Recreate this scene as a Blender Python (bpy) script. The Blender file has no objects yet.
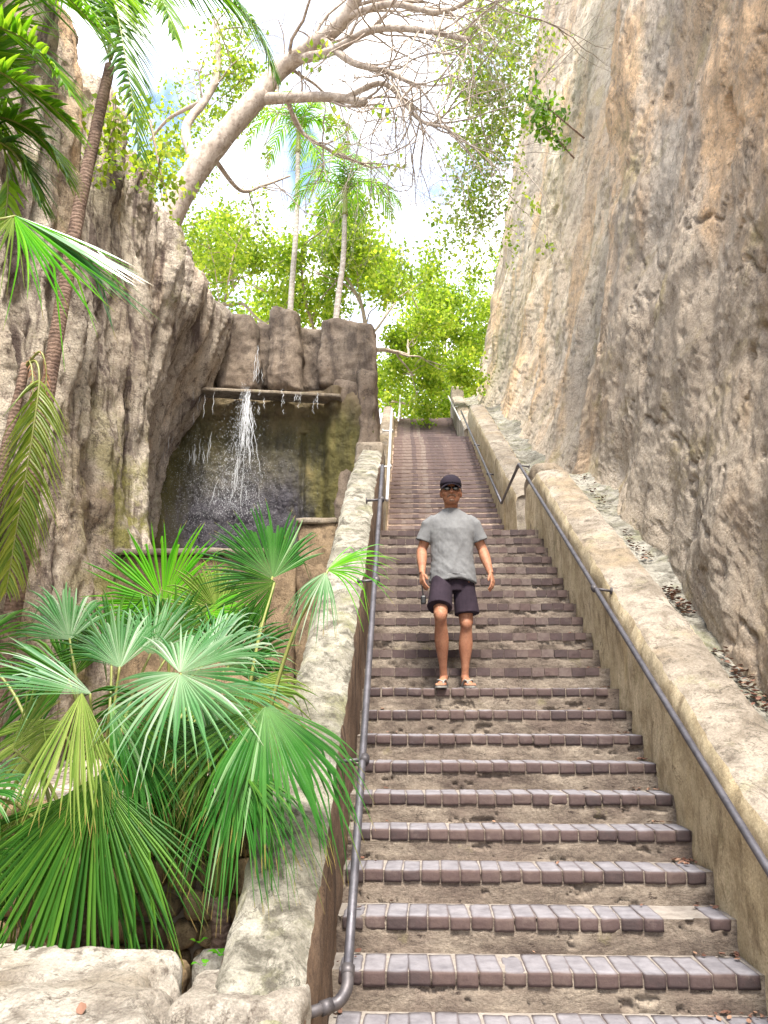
import bpy, bmesh, math, random
import numpy as np
from mathutils import Vector, Matrix

R = math.radians
rng = np.random.default_rng(7)
random.seed(7)
S = bpy.context.scene
COL = S.collection

# ------------------------------------------------------------------ camera
CAM_H, F_PX, PITCH, YAW = 1.61, 790.8, R(13.509), R(1.79)
cd = bpy.data.cameras.new('camera'); cam = bpy.data.objects.new('camera', cd); COL.objects.link(cam)
cam.location = (0, 0, CAM_H); cam.rotation_euler = (R(90) + PITCH, 0, YAW)
cd.sensor_fit = 'VERTICAL'; cd.sensor_height = 36.0; cd.lens = F_PX / 1024 * 36.0
cd.clip_start = 0.05; cd.clip_end = 1500
S.camera = cam

# ------------------------------------------------------------------ sky, sun, exposure
SUN_EL, SUN_AZ = R(61), R(167)     # azimuth clockwise from +Y: the sun stands high behind the camera, to its right
w = bpy.data.worlds.new('World'); S.world = w; w.use_nodes = True
nt = w.node_tree; nt.nodes.clear()
out = nt.nodes.new('ShaderNodeOutputWorld')
sky = nt.nodes.new('ShaderNodeTexSky'); sky.sky_type = 'NISHITA'; sky.sun_disc = False
sky.sun_elevation = SUN_EL; sky.sun_rotation = SUN_AZ; sky.air_density = 1.0; sky.dust_density = 2.0
bg = nt.nodes.new('ShaderNodeBackground'); bg.inputs[1].default_value = 0.12
nt.links.new(sky.outputs[0], bg.inputs[0])
tc = nt.nodes.new('ShaderNodeTexCoord')
cn = nt.nodes.new('ShaderNodeTexNoise'); cn.inputs['Scale'].default_value = 3.2; cn.inputs['Detail'].default_value = 9; cn.inputs['Roughness'].default_value = 0.6
nt.links.new(tc.outputs['Generated'], cn.inputs['Vector'])
cr = nt.nodes.new('ShaderNodeValToRGB'); cr.color_ramp.elements[0].position = 0.43; cr.color_ramp.elements[1].position = 0.62
nt.links.new(cn.outputs[0], cr.inputs[0])
bg2 = nt.nodes.new('ShaderNodeBackground'); bg2.inputs[0].default_value = (1.0, 0.97, 0.93, 1); bg2.inputs[1].default_value = 0.85
mx = nt.nodes.new('ShaderNodeMixShader')
nt.links.new(cr.outputs[0], mx.inputs[0]); nt.links.new(bg.outputs[0], mx.inputs[1]); nt.links.new(bg2.outputs[0], mx.inputs[2])
nt.links.new(mx.outputs[0], out.inputs[0])

sd = bpy.data.lights.new('sun', 'SUN'); sun = bpy.data.objects.new('sun', sd); COL.objects.link(sun)
sd.energy = 2.6; sd.angle = R(14); sd.color = (1.0, 0.93, 0.82)
sun.rotation_euler = (math.pi / 2 - SUN_EL, 0, -SUN_AZ + math.pi)
sun.location = (0, 0, 40)

S.view_settings.view_transform = 'Standard'; S.view_settings.look = 'None'
S.view_settings.exposure = 2.15; S.view_settings.gamma = 1.0
S.render.engine = 'CYCLES'
S.cycles.use_denoising = True
S.cycles.max_bounces = 8; S.cycles.diffuse_bounces = 5; S.cycles.glossy_bounces = 3
S.cycles.transparent_max_bounces = 8; S.cycles.sample_clamp_indirect = 8

# ------------------------------------------------------------------ helpers: pixel ray -> point at a real distance
def _ray(px, py):
    a = (px - 384) / F_PX; b = (512 - py) / F_PX
    cp, sp, c, s = math.cos(PITCH), math.sin(PITCH), math.cos(YAW), math.sin(YAW)
    fw = cp - b * sp
    return np.array([a * c - fw * s, a * s + fw * c, sp + b * cp])
def at(px, py, Y):
    d = _ray(px, py); d = d * Y / d[1]; return np.array([d[0], d[1], d[2] + CAM_H])
def at_x(px, py, X):
    d = _ray(px, py); d = d * X / d[0]; return np.array([d[0], d[1], d[2] + CAM_H])

# ------------------------------------------------------------------ noise
_perm = np.random.default_rng(3).permutation(256).astype(np.int64); _perm = np.concatenate([_perm, _perm, _perm])
_g = np.random.default_rng(5).normal(size=(256, 3)); _g /= np.linalg.norm(_g, axis=1)[:, None]
def perlin(p):
    p = np.asarray(p, float); i = np.floor(p).astype(np.int64); f = p - i; i &= 255
    u = f * f * f * (f * (f * 6 - 15) + 10); r = 0
    for dx in (0, 1):
        for dy in (0, 1):
            for dz in (0, 1):
                h = _perm[_perm[_perm[(i[:, 0] + dx) & 255] + ((i[:, 1] + dy) & 255)] + ((i[:, 2] + dz) & 255)]
                g = _g[h]
                d = g[:, 0] * (f[:, 0] - dx) + g[:, 1] * (f[:, 1] - dy) + g[:, 2] * (f[:, 2] - dz)
                wgt = (u[:, 0] if dx else 1 - u[:, 0]) * (u[:, 1] if dy else 1 - u[:, 1]) * (u[:, 2] if dz else 1 - u[:, 2])
                r = r + d * wgt
    return r * 1.5
def fbm(p, octv=4, gain=0.5, lac=2.03):
    p = np.asarray(p, float); a = 1.0; r = 0; t = 0
    for o in range(octv):
        r = r + a * perlin(p + o * 17.3); t += a; a *= gain; p = p * lac
    return r / t
def vnoise(p, octv=3):
    return np.stack([fbm(p, octv), fbm(p + 51.7, octv), fbm(p + 113.1, octv)], 1)
def sstep(a, b, x):
    t = np.clip((x - a) / (b - a), 0, 1); return t * t * (3 - 2 * t)

# ------------------------------------------------------------------ mesh helpers
def mesh_obj(name, verts, faces, mats, parent=None, smooth=True, mi=None):
    me = bpy.data.meshes.new(name)
    verts = np.asarray(verts, np.float32)
    if isinstance(faces, np.ndarray):
        n, k = faces.shape
        me.vertices.add(len(verts)); me.vertices.foreach_set('co', verts.ravel())
        me.loops.add(n * k); me.loops.foreach_set('vertex_index', faces.astype(np.int32).ravel())
        me.polygons.add(n); me.polygons.foreach_set('loop_start', np.arange(0, n * k, k, dtype=np.int32))
        me.polygons.foreach_set('loop_total', np.full(n, k, np.int32))
        me.update(calc_edges=True); me.validate()
    else:
        me.from_pydata([tuple(v) for v in verts.tolist()], [], faces)
    if not isinstance(mats, (list, tuple)): mats = [mats]
    for m in mats: me.materials.append(m)
    if mi is not None: me.polygons.foreach_set('material_index', np.asarray(mi, np.int32))
    if smooth: me.polygons.foreach_set('use_smooth', np.ones(len(me.polygons), bool))
    me.update()
    o = bpy.data.objects.new(name, me); COL.objects.link(o)
    if parent is not None: o.parent = parent
    return o
def tag(o, label=None, cat=None, group=None, kind=None):
    if label: o['label'] = label
    if cat: o['category'] = cat
    if group: o['group'] = group
    if kind: o['kind'] = kind
    return o
def empty(name, label=None, cat=None, group=None, loc=(0, 0, 0)):
    o = bpy.data.objects.new(name, None); COL.objects.link(o); o.location = loc; o.empty_display_size = 0.1
    return tag(o, label, cat, group)
class MB:
    """collects geometry for ONE mesh"""
    def __init__(s): s.v = []; s.f = []; s.m = []; s.n = 0
    def add(s, v, f, m=0):
        v = np.asarray(v, float); s.v.append(v)
        for q in (f.tolist() if isinstance(f, np.ndarray) else f): s.f.append([int(i) + s.n for i in q]); s.m.append(m)
        s.n += len(v)
    def build(s, name, mats, parent=None, smooth=True):
        return mesh_obj(name, np.concatenate(s.v), s.f, mats, parent, smooth, s.m)
def grid_faces(nu, nv, wrap_v=False):
    i = np.arange(nu - 1)[:, None]; j = np.arange(nv if wrap_v else nv - 1)[None, :]
    a = i * nv + j; b = i * nv + (j + 1) % nv; c = (i + 1) * nv + (j + 1) % nv; d = (i + 1) * nv + j
    return np.stack([a, b, c, d], -1).reshape(-1, 4)
def frames(path):
    path = np.asarray(path, float); t = np.gradient(path, axis=0); t /= np.linalg.norm(t, axis=1)[:, None] + 1e-9
    up = np.array([0, 0, 1.0]) if abs(t[0][2]) < 0.9 else np.array([1.0, 0, 0])
    a = np.cross(t[0], up); a /= np.linalg.norm(a); A = [a]
    for k in range(1, len(t)):
        a = A[-1] - t[k] * np.dot(A[-1], t[k]); a /= np.linalg.norm(a) + 1e-9; A.append(a)
    A = np.array(A); return t, A, np.cross(t, A)
def tube(path, rad, n=10, caps=True):
    path = np.asarray(path, float); rad = np.broadcast_to(np.asarray(rad, float), (len(path),))
    t, A, B = frames(path)
    ang = np.linspace(0, 2 * np.pi, n, endpoint=False)
    v = path[:, None] + rad[:, None, None] * (np.cos(ang)[None, :, None] * A[:, None] + np.sin(ang)[None, :, None] * B[:, None])
    v = v.reshape(-1, 3); f = grid_faces(len(path), n, True).tolist()
    if caps:
        f.append(list(range(n))[::-1]); f.append([(len(path) - 1) * n + k for k in range(n)])
    return v, f
def spline(pts, n=8):
    p = np.asarray(pts, float); p = np.vstack([2 * p[0] - p[1], p, 2 * p[-1] - p[-2]]); o = []
    for k in range(1, len(p) - 2):
        for t in np.linspace(0, 1, n, endpoint=False):
            a, b, c, d = p[k - 1], p[k], p[k + 1], p[k + 2]
            o.append(0.5 * (2 * b + (c - a) * t + (2 * a - 5 * b + 4 * c - d) * t * t + (3 * b - a - 3 * c + d) * t ** 3))
    o.append(p[-2]); return np.array(o)
def rough_hex(corners, div=(10, 10, 10), rnd=0.05, amp=0.02, freq=3.0, seed=0.0):
    """rounded, weathered block spanned by 8 corners (index = x + 2y + 4z)"""
    C = np.asarray(corners, float).reshape(2, 2, 2, 3)          # [z][y][x]
    dx = np.linalg.norm(C[0, 0, 1] - C[0, 0, 0]); dy = np.linalg.norm(C[0, 1, 0] - C[0, 0, 0]); dz = np.linalg.norm(C[1, 0, 0] - C[0, 0, 0])
    nx, ny, nz = div; idx = {}; V = []; Fc = []
    def vid(i, j, k):
        if (i, j, k) not in idx: idx[(i, j, k)] = len(V); V.append((i / nx, j / ny, k / nz))
        return idx[(i, j, k)]
    for k in (0, nz):
        for i in range(nx):
            for j in range(ny):
                q = [vid(i, j, k), vid(i + 1, j, k), vid(i + 1, j + 1, k), vid(i, j + 1, k)]; Fc.append(q if k else q[::-1])
    for j in (0, ny):
        for i in range(nx):
            for k in range(nz):
                q = [vid(i, j, k), vid(i + 1, j, k), vid(i + 1, j, k + 1), vid(i, j, k + 1)]; Fc.append(q[::-1] if j else q)
    for i in (0, nx):
        for j in range(ny):
            for k in range(nz):
                q = [vid(i, j, k), vid(i, j + 1, k), vid(i, j + 1, k + 1), vid(i, j, k + 1)]; Fc.append(q if i else q[::-1])
    U = np.array(V); D = np.array([dx, dy, dz]); m = (U - 0.5) * D; r = min(rnd, D.min() * 0.45)
    cl = np.clip(m, -(D / 2 - r), D / 2 - r); q = m - cl; ln = np.linalg.norm(q, axis=1)[:, None]
    mxq = np.abs(q).max(1)[:, None]
    m = cl + np.where(ln > 1e-9, q / np.maximum(ln, 1e-9) * mxq, 0); U = m / D + 0.5
    u, v_, w_ = U[:, :1], U[:, 1:2], U[:, 2:]
    P = 0
    for z in (0, 1):
        for y in (0, 1):
            for x in (0, 1):
                P = P + C[z, y, x] * (u if x else 1 - u) * (v_ if y else 1 - v_) * (w_ if z else 1 - w_)
    if amp: P = P + amp * vnoise(P * freq + seed, 4) * 2
    return P, np.array(Fc)
def box8(x0, x1, y0, y1, z0, z1):
    return [(x, y, z) for z in (z0, z1) for y in (y0, y1) for x in (x0, x1)]

# ------------------------------------------------------------------ materials
class NT:
    def __init__(s, name):
        s.m = bpy.data.materials.new(name); s.m.use_nodes = True; s.t = s.m.node_tree; s.t.nodes.clear()
        s.out = s.t.nodes.new('ShaderNodeOutputMaterial'); s.b = s.t.nodes.new('ShaderNodeBsdfPrincipled')
        s.t.links.new(s.b.outputs[0], s.out.inputs[0]); s.tc = s.t.nodes.new('ShaderNodeTexCoord')
    def L(s, a, b): s.t.links.new(a, b)
    def coord(s, sc=(1, 1, 1), loc=(0, 0, 0), rot=(0, 0, 0)):
        mp = s.t.nodes.new('ShaderNodeMapping'); mp.inputs['Scale'].default_value = sc; mp.inputs['Location'].default_value = loc; mp.inputs['Rotation'].default_value = rot
        s.L(s.tc.outputs['Object'], mp.inputs[0]); return mp.outputs[0]
    def noise(s, scale, detail=6, rough=0.6, sc=(1, 1, 1), loc=(0, 0, 0), dist=0.0):
        n = s.t.nodes.new('ShaderNodeTexNoise'); n.inputs['Scale'].default_value = scale; n.inputs['Detail'].default_value = detail
        n.inputs['Roughness'].default_value = rough; n.inputs['Distortion'].default_value = dist
        s.L(s.coord(sc, loc), n.inputs['Vector']); return n.outputs[0]
    def voro(s, scale, feat='F1', sc=(1, 1, 1), out='Distance'):
        n = s.t.nodes.new('ShaderNodeTexVoronoi'); n.feature = feat; n.inputs['Scale'].default_value = scale
        s.L(s.coord(sc), n.inputs['Vector']); return n.outputs[out]
    def ramp(s, fac, stops):
        r = s.t.nodes.new('ShaderNodeValToRGB'); e = r.color_ramp.elements
        while len(e) < len(stops): e.new(0.5)
        for k, (p, c) in enumerate(stops):
            e[k].position = p; e[k].color = (c, c, c, 1) if isinstance(c, (int, float)) else (*c, 1)
        s.L(fac, r.inputs[0]); return r.outputs[0]
    def mix(s, fac, a, b, mode='MIX'):
        n = s.t.nodes.new('ShaderNodeMix'); n.data_type = 'RGBA'; n.blend_type = mode
        for sock, val in ((n.inputs[0], fac), (n.inputs[6], a), (n.inputs[7], b)):
            if isinstance(val, (int, float)): sock.default_value = val
            elif isinstance(val, tuple): sock.default_value = (*val, 1)
            else: s.L(val, sock)
        return n.outputs[2]
    def math(s, op, a, b):
        n = s.t.nodes.new('ShaderNodeMath'); n.operation = op
        for k, val in enumerate((a, b)):
            if isinstance(val, (int, float)): n.inputs[k].default_value = val
            else: s.L(val, n.inputs[k])
        return n.outputs[0]
    def sep(s, axis='Z', normal=False):
        n = s.t.nodes.new('ShaderNodeSeparateXYZ')
        if normal:
            g = s.t.nodes.new('ShaderNodeNewGeometry'); s.L(g.outputs['Normal'], n.inputs[0])
        else: s.L(s.tc.outputs['Object'], n.inputs[0])
        return n.outputs[axis]
    def island(s):
        g = s.t.nodes.new('ShaderNodeNewGeometry'); return g.outputs['Random Per Island']
    def bump(s, h, strength=0.5, dist=0.02, prev=None):
        n = s.t.nodes.new('ShaderNodeBump'); n.inputs['Strength'].default_value = strength; n.inputs['Distance'].default_value = dist
        s.L(h, n.inputs['Height'])
        if prev is not None: s.L(prev, n.inputs['Normal'])
        return n.outputs[0]
    def set(s, col=None, rough=None, normal=None, spec=None, metal=None):
        for nm, val in (('Base Color', col), ('Roughness', rough), ('Specular IOR Level', spec), ('Metallic', metal)):
            if val is None: continue
            if isinstance(val, tuple): s.b.inputs[nm].default_value = (*val, 1)
            elif isinstance(val, (int, float)): s.b.inputs[nm].default_value = val
            else: s.L(val, s.b.inputs[nm])
        if normal is not None: s.L(normal, s.b.inputs['Normal'])
        return s.m

def rock_mat(name, base, light, dark, warm=None, warm_amt=(0.6, 0.7), streak=0.8, streak_sc=(2.2, 2.2, 0.28), streak_rng=(0.52, 0.68),
             moss=None, moss_rng=(0.6, 0.72), pit=0.6, scale=1.0, bump=0.7, bdist=0.05, off=0.0, rough=0.9, fine=0.0, zone=False, weather=None, crack=0.8):
    n = NT(name); lo = (off, off * 1.3, off * 0.7)
    c = n.ramp(n.noise(0.9 * scale, 9, 0.68, sc=(1, 1, 0.6), loc=lo), [(0.36, base), (0.62, light)])
    if warm: c = n.mix(n.ramp(n.noise(0.55 * scale, 6, 0.6, sc=(1, 1, 0.38), loc=(off + 9, 3, 1)), [(warm_amt[0], 0.0), (warm_amt[1], 0.9)]), c, warm)
    c = n.mix(n.ramp(n.noise(3.2 * scale, 9, 0.72, loc=lo), [(0.38, 0.75), (0.52, 0.0)]), c, tuple(0.55 * (a + b) for a, b in zip(base, dark)))
    c = n.mix(n.ramp(n.noise(1.0 * scale, 8, 0.66, sc=streak_sc, loc=(off + 4, 0, 7), dist=0.5), [(streak_rng[0], 0.0), (streak_rng[1], streak)]), c, dark)
    if weather: c = n.mix(n.ramp(n.noise(0.22 * scale, 7, 0.62, sc=(1, 1, 0.5), loc=(3, 7, 2)), [(0.44, 0.0), (0.62, 0.75)]), c, weather)
    if fine: c = n.mix(n.ramp(n.noise(4.5 * scale, 7, 0.7, sc=(1.4, 1.4, 0.16), loc=(off + 8, 2, 3), dist=0.8), [(0.53, 0.0), (0.66, fine)]), c, tuple(x * 1.25 for x in dark))
    if moss: c = n.mix(n.ramp(n.noise(1.1 * scale, 8, 0.7, loc=(off + 21, 5, 2)), [(moss_rng[0], 0.0), (moss_rng[1], 0.85)]), c, moss)
    if zone:                                                       # yellow-green moss bank low on the rock by the pool
        zy = n.math('MULTIPLY', n.ramp(n.math('MULTIPLY', n.sep('Y'), 0.05), [(0.36, 0.0), (0.44, 1.0)]), n.ramp(n.math('MULTIPLY', n.math('ADD', n.sep('Z'), n.math('MULTIPLY', n.noise(0.8, 3, 0.5), 3.0)), 0.1), [(0.50, 1.0), (0.72, 0.0)]))
        c = n.mix(n.math('MULTIPLY', zy, n.ramp(n.noise(2.6, 8, 0.7), [(0.44, 0.0), (0.58, 0.9)])), c, (0.27, 0.26, 0.05))
    c = n.mix(n.ramp(n.noise(11 * scale, 6, 0.75, sc=(1, 1, 0.7)), [(0.34, pit), (0.46, 0.0)]), c, dark)
    sp = n.ramp(n.noise(42 * scale, 4, 0.8), [(0.3, 0.62), (0.7, 1.25)])
    c = n.mix(1.0, c, sp, 'MULTIPLY')
    if crack:
        ln = n.ramp(n.noise(1.3 * scale, 8, 0.68, sc=(1, 1, 0.7), loc=(off + 2, 6, 9), dist=0.7), [(0.489, 0.0), (0.5, crack), (0.511, 0.0)])
        ln = n.math('MULTIPLY', ln, n.ramp(n.noise(2.1 * scale, 3, 0.5, loc=(off, 1, 5)), [(0.45, 0.0), (0.6, 1.0)]))
        c = n.mix(ln, c, tuple(x * 0.6 for x in dark))
    b1 = n.bump(n.noise(8 * scale, 12, 0.75, sc=(1, 1, 0.8)), bump * 0.55, bdist)
    b1 = n.bump(n.noise(26 * scale, 10, 0.78), bump, bdist * 0.5, b1)
    b2 = n.bump(n.voro(48 * scale), bump * 0.5, bdist * 0.16, b1)
    return n.set(c, rough, b2, 0.25)

M = {}
M['cliff'] = rock_mat('pale_limestone', (0.52, 0.415, 0.305), (0.74, 0.635, 0.505), (0.18, 0.14, 0.11), warm=(0.74, 0.50, 0.29), warm_amt=(0.52, 0.59),
                      streak=0.7, streak_sc=(1.1, 1.1, 0.30), streak_rng=(0.54, 0.67), moss=(0.37, 0.30, 0.16), moss_rng=(0.54, 0.68), pit=0.75, bump=1.0, bdist=0.05, fine=0.38, weather=(0.33, 0.29, 0.24))
M['cliff_left'] = rock_mat('weathered_limestone', (0.46, 0.385, 0.305), (0.72, 0.64, 0.54), (0.095, 0.066, 0.06), warm=(0.64, 0.43, 0.25), warm_amt=(0.53, 0.66),
                           streak=0.9, streak_sc=(2.4, 2.4, 0.22), streak_rng=(0.52, 0.61), moss=(0.24, 0.23, 0.05), moss_rng=(0.60, 0.74), pit=0.8, bump=1.0, bdist=0.09, off=13, fine=0.6, zone=True)
M['pillar'] = rock_mat('quarried_grey_stone', (0.17, 0.13, 0.10), (0.32, 0.26, 0.20), (0.06, 0.046, 0.04), streak=0.8, streak_sc=(2.5, 2.5, 0.4), streak_rng=(0.5, 0.66), pit=0.6, bump=0.7, bdist=0.05, off=31)
M['coping_grey'] = rock_mat('grey_lichen_limestone', (0.16, 0.15, 0.12), (0.36, 0.345, 0.30), (0.06, 0.054, 0.042), streak=0.85, streak_sc=(3, 3, 3), streak_rng=(0.50, 0.62), pit=0.75, scale=2.2, bump=0.8, bdist=0.025, off=47, moss=(0.20, 0.20, 0.11), moss_rng=(0.52, 0.68))
M['coping'] = rock_mat('lichen_limestone', (0.19, 0.16, 0.125), (0.35, 0.31, 0.26), (0.075, 0.06, 0.046), warm=(0.26, 0.205, 0.14), warm_amt=(0.50, 0.62), streak=0.85,
                       streak_sc=(3, 3, 3), streak_rng=(0.55, 0.72), pit=0.7, scale=1.6, bump=0.8, bdist=0.025, off=44, moss=(0.25, 0.24, 0.13), moss_rng=(0.58, 0.75))
M['plaster'] = rock_mat('yellowed_plaster', (0.42, 0.345, 0.215), (0.60, 0.51, 0.355), (0.17, 0.125, 0.075), warm=(0.46, 0.34, 0.17), streak=0.8, streak_sc=(4, 4, 1.2),
                        streak_rng=(0.52, 0.7), pit=0.5, scale=1.8, bump=0.5, bdist=0.02, off=52, moss=(0.24, 0.22, 0.11), moss_rng=(0.58, 0.72))
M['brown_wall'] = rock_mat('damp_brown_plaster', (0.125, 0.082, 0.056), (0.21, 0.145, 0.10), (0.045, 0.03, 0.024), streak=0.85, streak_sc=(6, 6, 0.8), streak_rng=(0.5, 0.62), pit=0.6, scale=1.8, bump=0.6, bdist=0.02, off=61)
M['ledge'] = rock_mat('bleached_limestone', (0.34, 0.305, 0.26), (0.56, 0.53, 0.475), (0.11, 0.088, 0.072), warm=(0.24, 0.19, 0.13), warm_amt=(0.56, 0.7), streak=0.6, streak_sc=(3, 3, 3),
                      streak_rng=(0.52, 0.64), pit=0.85, scale=1.8, bump=1.0, bdist=0.035, off=71)
M['rubble'] = rock_mat('tan_rubble', (0.24, 0.165, 0.095), (0.40, 0.29, 0.17), (0.07, 0.05, 0.04), streak=0.6, streak_sc=(3, 3, 3), pit=0.6, scale=2.2, bump=0.6, bdist=0.02, off=80)
M['orange_wall'] = rock_mat('orange_stone', (0.17, 0.12, 0.078), (0.33, 0.245, 0.155), (0.06, 0.042, 0.03), streak=0.7, streak_sc=(2, 2, 1), pit=0.7, scale=1.6, bump=0.8, bdist=0.03, off=91)

def mk_riser(name='worn_riser_plaster', k=None):
    n = NT(name)
    c = n.ramp(n.noise(3.0, 9, 0.7, sc=(1, 1, 2)), [(0.34, (0.085, 0.065, 0.055)), (0.48, (0.17, 0.138, 0.112)), (0.66, (0.30, 0.255, 0.205))])
    c = n.mix(n.ramp(n.noise(1.7, 5, 0.6, loc=(3, 8, 1)), [(0.50, 0.0), (0.7, 0.55)]), c, (0.165, 0.125, 0.105))
    c = n.mix(n.ramp(n.noise(7, 8, 0.75, sc=(1, 1, 2.4), loc=(5, 0, 0)), [(0.36, 0.92), (0.385, 0.0)]), c, (0.035, 0.025, 0.022))
    c = n.mix(n.ramp(n.noise(3.4, 10, 0.78, sc=(1, 1, 2.2), loc=(1, 9, 4), dist=1.2), [(0.485, 0.0), (0.5, 0.85), (0.515, 0.0)]), c, (0.045, 0.033, 0.028))
    c = n.mix(n.ramp(n.noise(2.2, 6, 0.7, loc=(15, 3, 0)), [(0.62, 0.0), (0.72, 0.6)]), c, (0.22, 0.20, 0.09))
    c = n.mix(1.0, c, n.ramp(n.noise(60, 4, 0.8), [(0.3, 0.7), (0.7, 1.2)]), 'MULTIPLY')
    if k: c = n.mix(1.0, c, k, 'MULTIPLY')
    b = n.bump(n.noise(12, 10, 0.75, sc=(1, 1, 1.8)), 0.6, 0.03)
    return n.set(c, 0.92, n.bump(n.noise(70, 5, 0.7), 0.4, 0.006, b), 0.2)
M['riser'] = mk_riser(); M['riser_upper'] = mk_riser('sunlit_tone_riser_plaster', (2.5, 2.3, 2.2))  # upper copy: brightened plaster, sunlight on the higher flights painted in
def mk_brick(name='purple_brown_brick', k=1.0):
    n = NT(name)
    c = n.ramp(n.island(), [(0.0, (0.040, 0.029, 0.030)), (0.3, (0.062, 0.044, 0.044)), (0.6, (0.088, 0.060, 0.055)), (0.9, (0.098, 0.070, 0.063)), (1.0, (0.125, 0.098, 0.088))])
    c = n.mix(n.ramp(n.noise(14, 8, 0.72), [(0.42, 0.55), (0.56, 0.0)]), c, (0.065, 0.042, 0.042))
    c = n.mix(n.ramp(n.noise(5, 8, 0.7, loc=(4, 4, 4)), [(0.58, 0.0), (0.76, 0.5)]), c, (0.21, 0.17, 0.15))
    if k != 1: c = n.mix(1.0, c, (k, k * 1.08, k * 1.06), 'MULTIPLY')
    up = n.ramp(n.sep('Z', True), [(0.55, 0.0), (0.95, 0.85)])           # trodden, dust-grey tread faces
    dust = n.ramp(n.noise(9, 7, 0.7), [(0.3, (0.125, 0.122, 0.14)), (0.7, (0.25, 0.245, 0.27))])
    c = n.mix(up, c, dust)
    b = n.bump(n.noise(30, 8, 0.7), 0.5, 0.01)
    return n.set(c, 0.8, b, 0.3)
M['brick'] = mk_brick(); M['brick_upper'] = mk_brick('sunlit_tone_brick', 2.3)  # upper copy: same brick lightened, the sunlight there put into its colour
def mk_mortar():
    n = NT('grey_mortar')
    c = n.ramp(n.noise(12, 8, 0.75), [(0.3, (0.15, 0.13, 0.115)), (0.7, (0.30, 0.275, 0.25))])
    up = n.ramp(n.sep('Z', True), [(0.5, 0.0), (0.95, 1.0)])
    c = n.mix(up, n.mix(1.0, c, (0.45, 0.38, 0.35), 'MULTIPLY'), c)
    return n.set(c, 0.95, n.bump(n.noise(40, 6, 0.7), 0.5, 0.008), 0.2)
M['mortar'] = mk_mortar()
def mk_metal(name, a, b, metal, rough):
    n = NT(name)
    c = n.ramp(n.noise(9, 8, 0.7), [(0.35, a), (0.65, b)])
    return n.set(c, n.ramp(n.noise(20, 5, 0.6), [(0.3, rough), (0.7, rough + 0.2)]), n.bump(n.noise(60, 4, 0.6), 0.15, 0.002), 0.5, metal)
M['steel'] = mk_metal('galvanised_pipe', (0.065, 0.063, 0.075), (0.13, 0.126, 0.145), 0.6, 0.42)
M['iron'] = mk_metal('dark_iron_pipe', (0.05, 0.047, 0.055), (0.11, 0.10, 0.105), 0.5, 0.45)
M['pale_steel'] = mk_metal('pale_galvanised_pipe', (0.42, 0.41, 0.41), (0.55, 0.54, 0.53), 0.5, 0.4)

def leaf_mat(name, stops, rough=0.35, spec=0.5, trans=0.35, tcol=None, vary=0.25, bump=0.0):
    n = NT(name)
    c = n.ramp(n.island(), stops)
    at_ = n.t.nodes.new('ShaderNodeAttribute'); at_.attribute_name = 'tip'
    c = n.mix(n.ramp(at_.outputs['Fac'], [(0.0, 0.0), (0.03, 0.35), (0.42, 0.0)]), c, tuple(min(1, x * 1.25 + 0.05 * k) for x, k in zip(stops[-1][1], (1, 1.2, 0.3))))
    tp_ = n.math('ADD', at_.outputs['Fac'], n.math('MULTIPLY', n.math('SUBTRACT', n.noise(9, 4, 0.6), 0.5), 0.35))
    c = n.mix(n.ramp(tp_, [(0.93, 0.0), (1.02, 0.9)]), c, (0.30, 0.20, 0.07))
    c = n.mix(n.ramp(n.noise(6, 5, 0.6), [(0.35, 0.0), (0.75, vary)]), c, tuple(x * 0.45 for x in stops[0][1]))
    n.set(c, rough, None, spec)
    if bump: n.set(normal=n.bump(n.noise(50, 3, 0.6), bump, 0.004))
    if trans:
        tr = n.t.nodes.new('ShaderNodeBsdfTranslucent')
        if tcol: tr.inputs[0].default_value = (*tcol, 1)
        else: n.L(n.mix(1.0, c, (1.6, 1.7, 0.7), 'MULTIPLY'), tr.inputs[0])
        m = n.t.nodes.new('ShaderNodeMixShader'); m.inputs[0].default_value = trans
        n.L(n.b.outputs[0], m.inputs[1]); n.L(tr.outputs[0], m.inputs[2]); n.L(m.outputs[0], n.out.inputs[0])
    return n.m
G = leaf_mat
M['fan_gloss'] = G('waxy_fan_leaf', [(0, (0.016, 0.095, 0.012)), (0.5, (0.034, 0.145, 0.02)), (0.85, (0.065, 0.20, 0.04)), (1, (0.22, 0.35, 0.18))], 0.30, 0.55, 0.25)
M['fan_sheen'] = G('sheen_painted_fan_leaf', [(0, (0.035, 0.15, 0.035)), (0.4, (0.075, 0.21, 0.075)), (0.75, (0.13, 0.27, 0.12)), (1, (0.36, 0.46, 0.35))], 0.28, 0.8, 0.2)  # pale end of the ramp paints bright sheen into the green
M['fan_dark'] = G('deep_green_fan_leaf', [(0, (0.016, 0.075, 0.008)), (0.5, (0.032, 0.115, 0.012)), (1, (0.085, 0.20, 0.022))], 0.38, 0.4, 0.3)
M['fan_bright'] = G('bright_green_fan_leaf', [(0, (0.06, 0.28, 0.012)), (0.5, (0.10, 0.37, 0.015)), (1, (0.20, 0.46, 0.03))], 0.45, 0.35, 0.5)
M['fan_olive'] = G('olive_fan_leaf', [(0, (0.09, 0.17, 0.025)), (0.5, (0.16, 0.24, 0.045)), (1, (0.26, 0.33, 0.09))], 0.42, 0.4, 0.3)
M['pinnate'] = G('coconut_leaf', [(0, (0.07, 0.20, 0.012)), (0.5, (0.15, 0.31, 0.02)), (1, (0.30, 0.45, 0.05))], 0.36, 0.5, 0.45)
M['pinnate_dark'] = G('shaded_coconut_leaf', [(0, (0.03, 0.11, 0.015)), (0.5, (0.075, 0.19, 0.02)), (1, (0.18, 0.31, 0.04))], 0.33, 0.6, 0.4)
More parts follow.
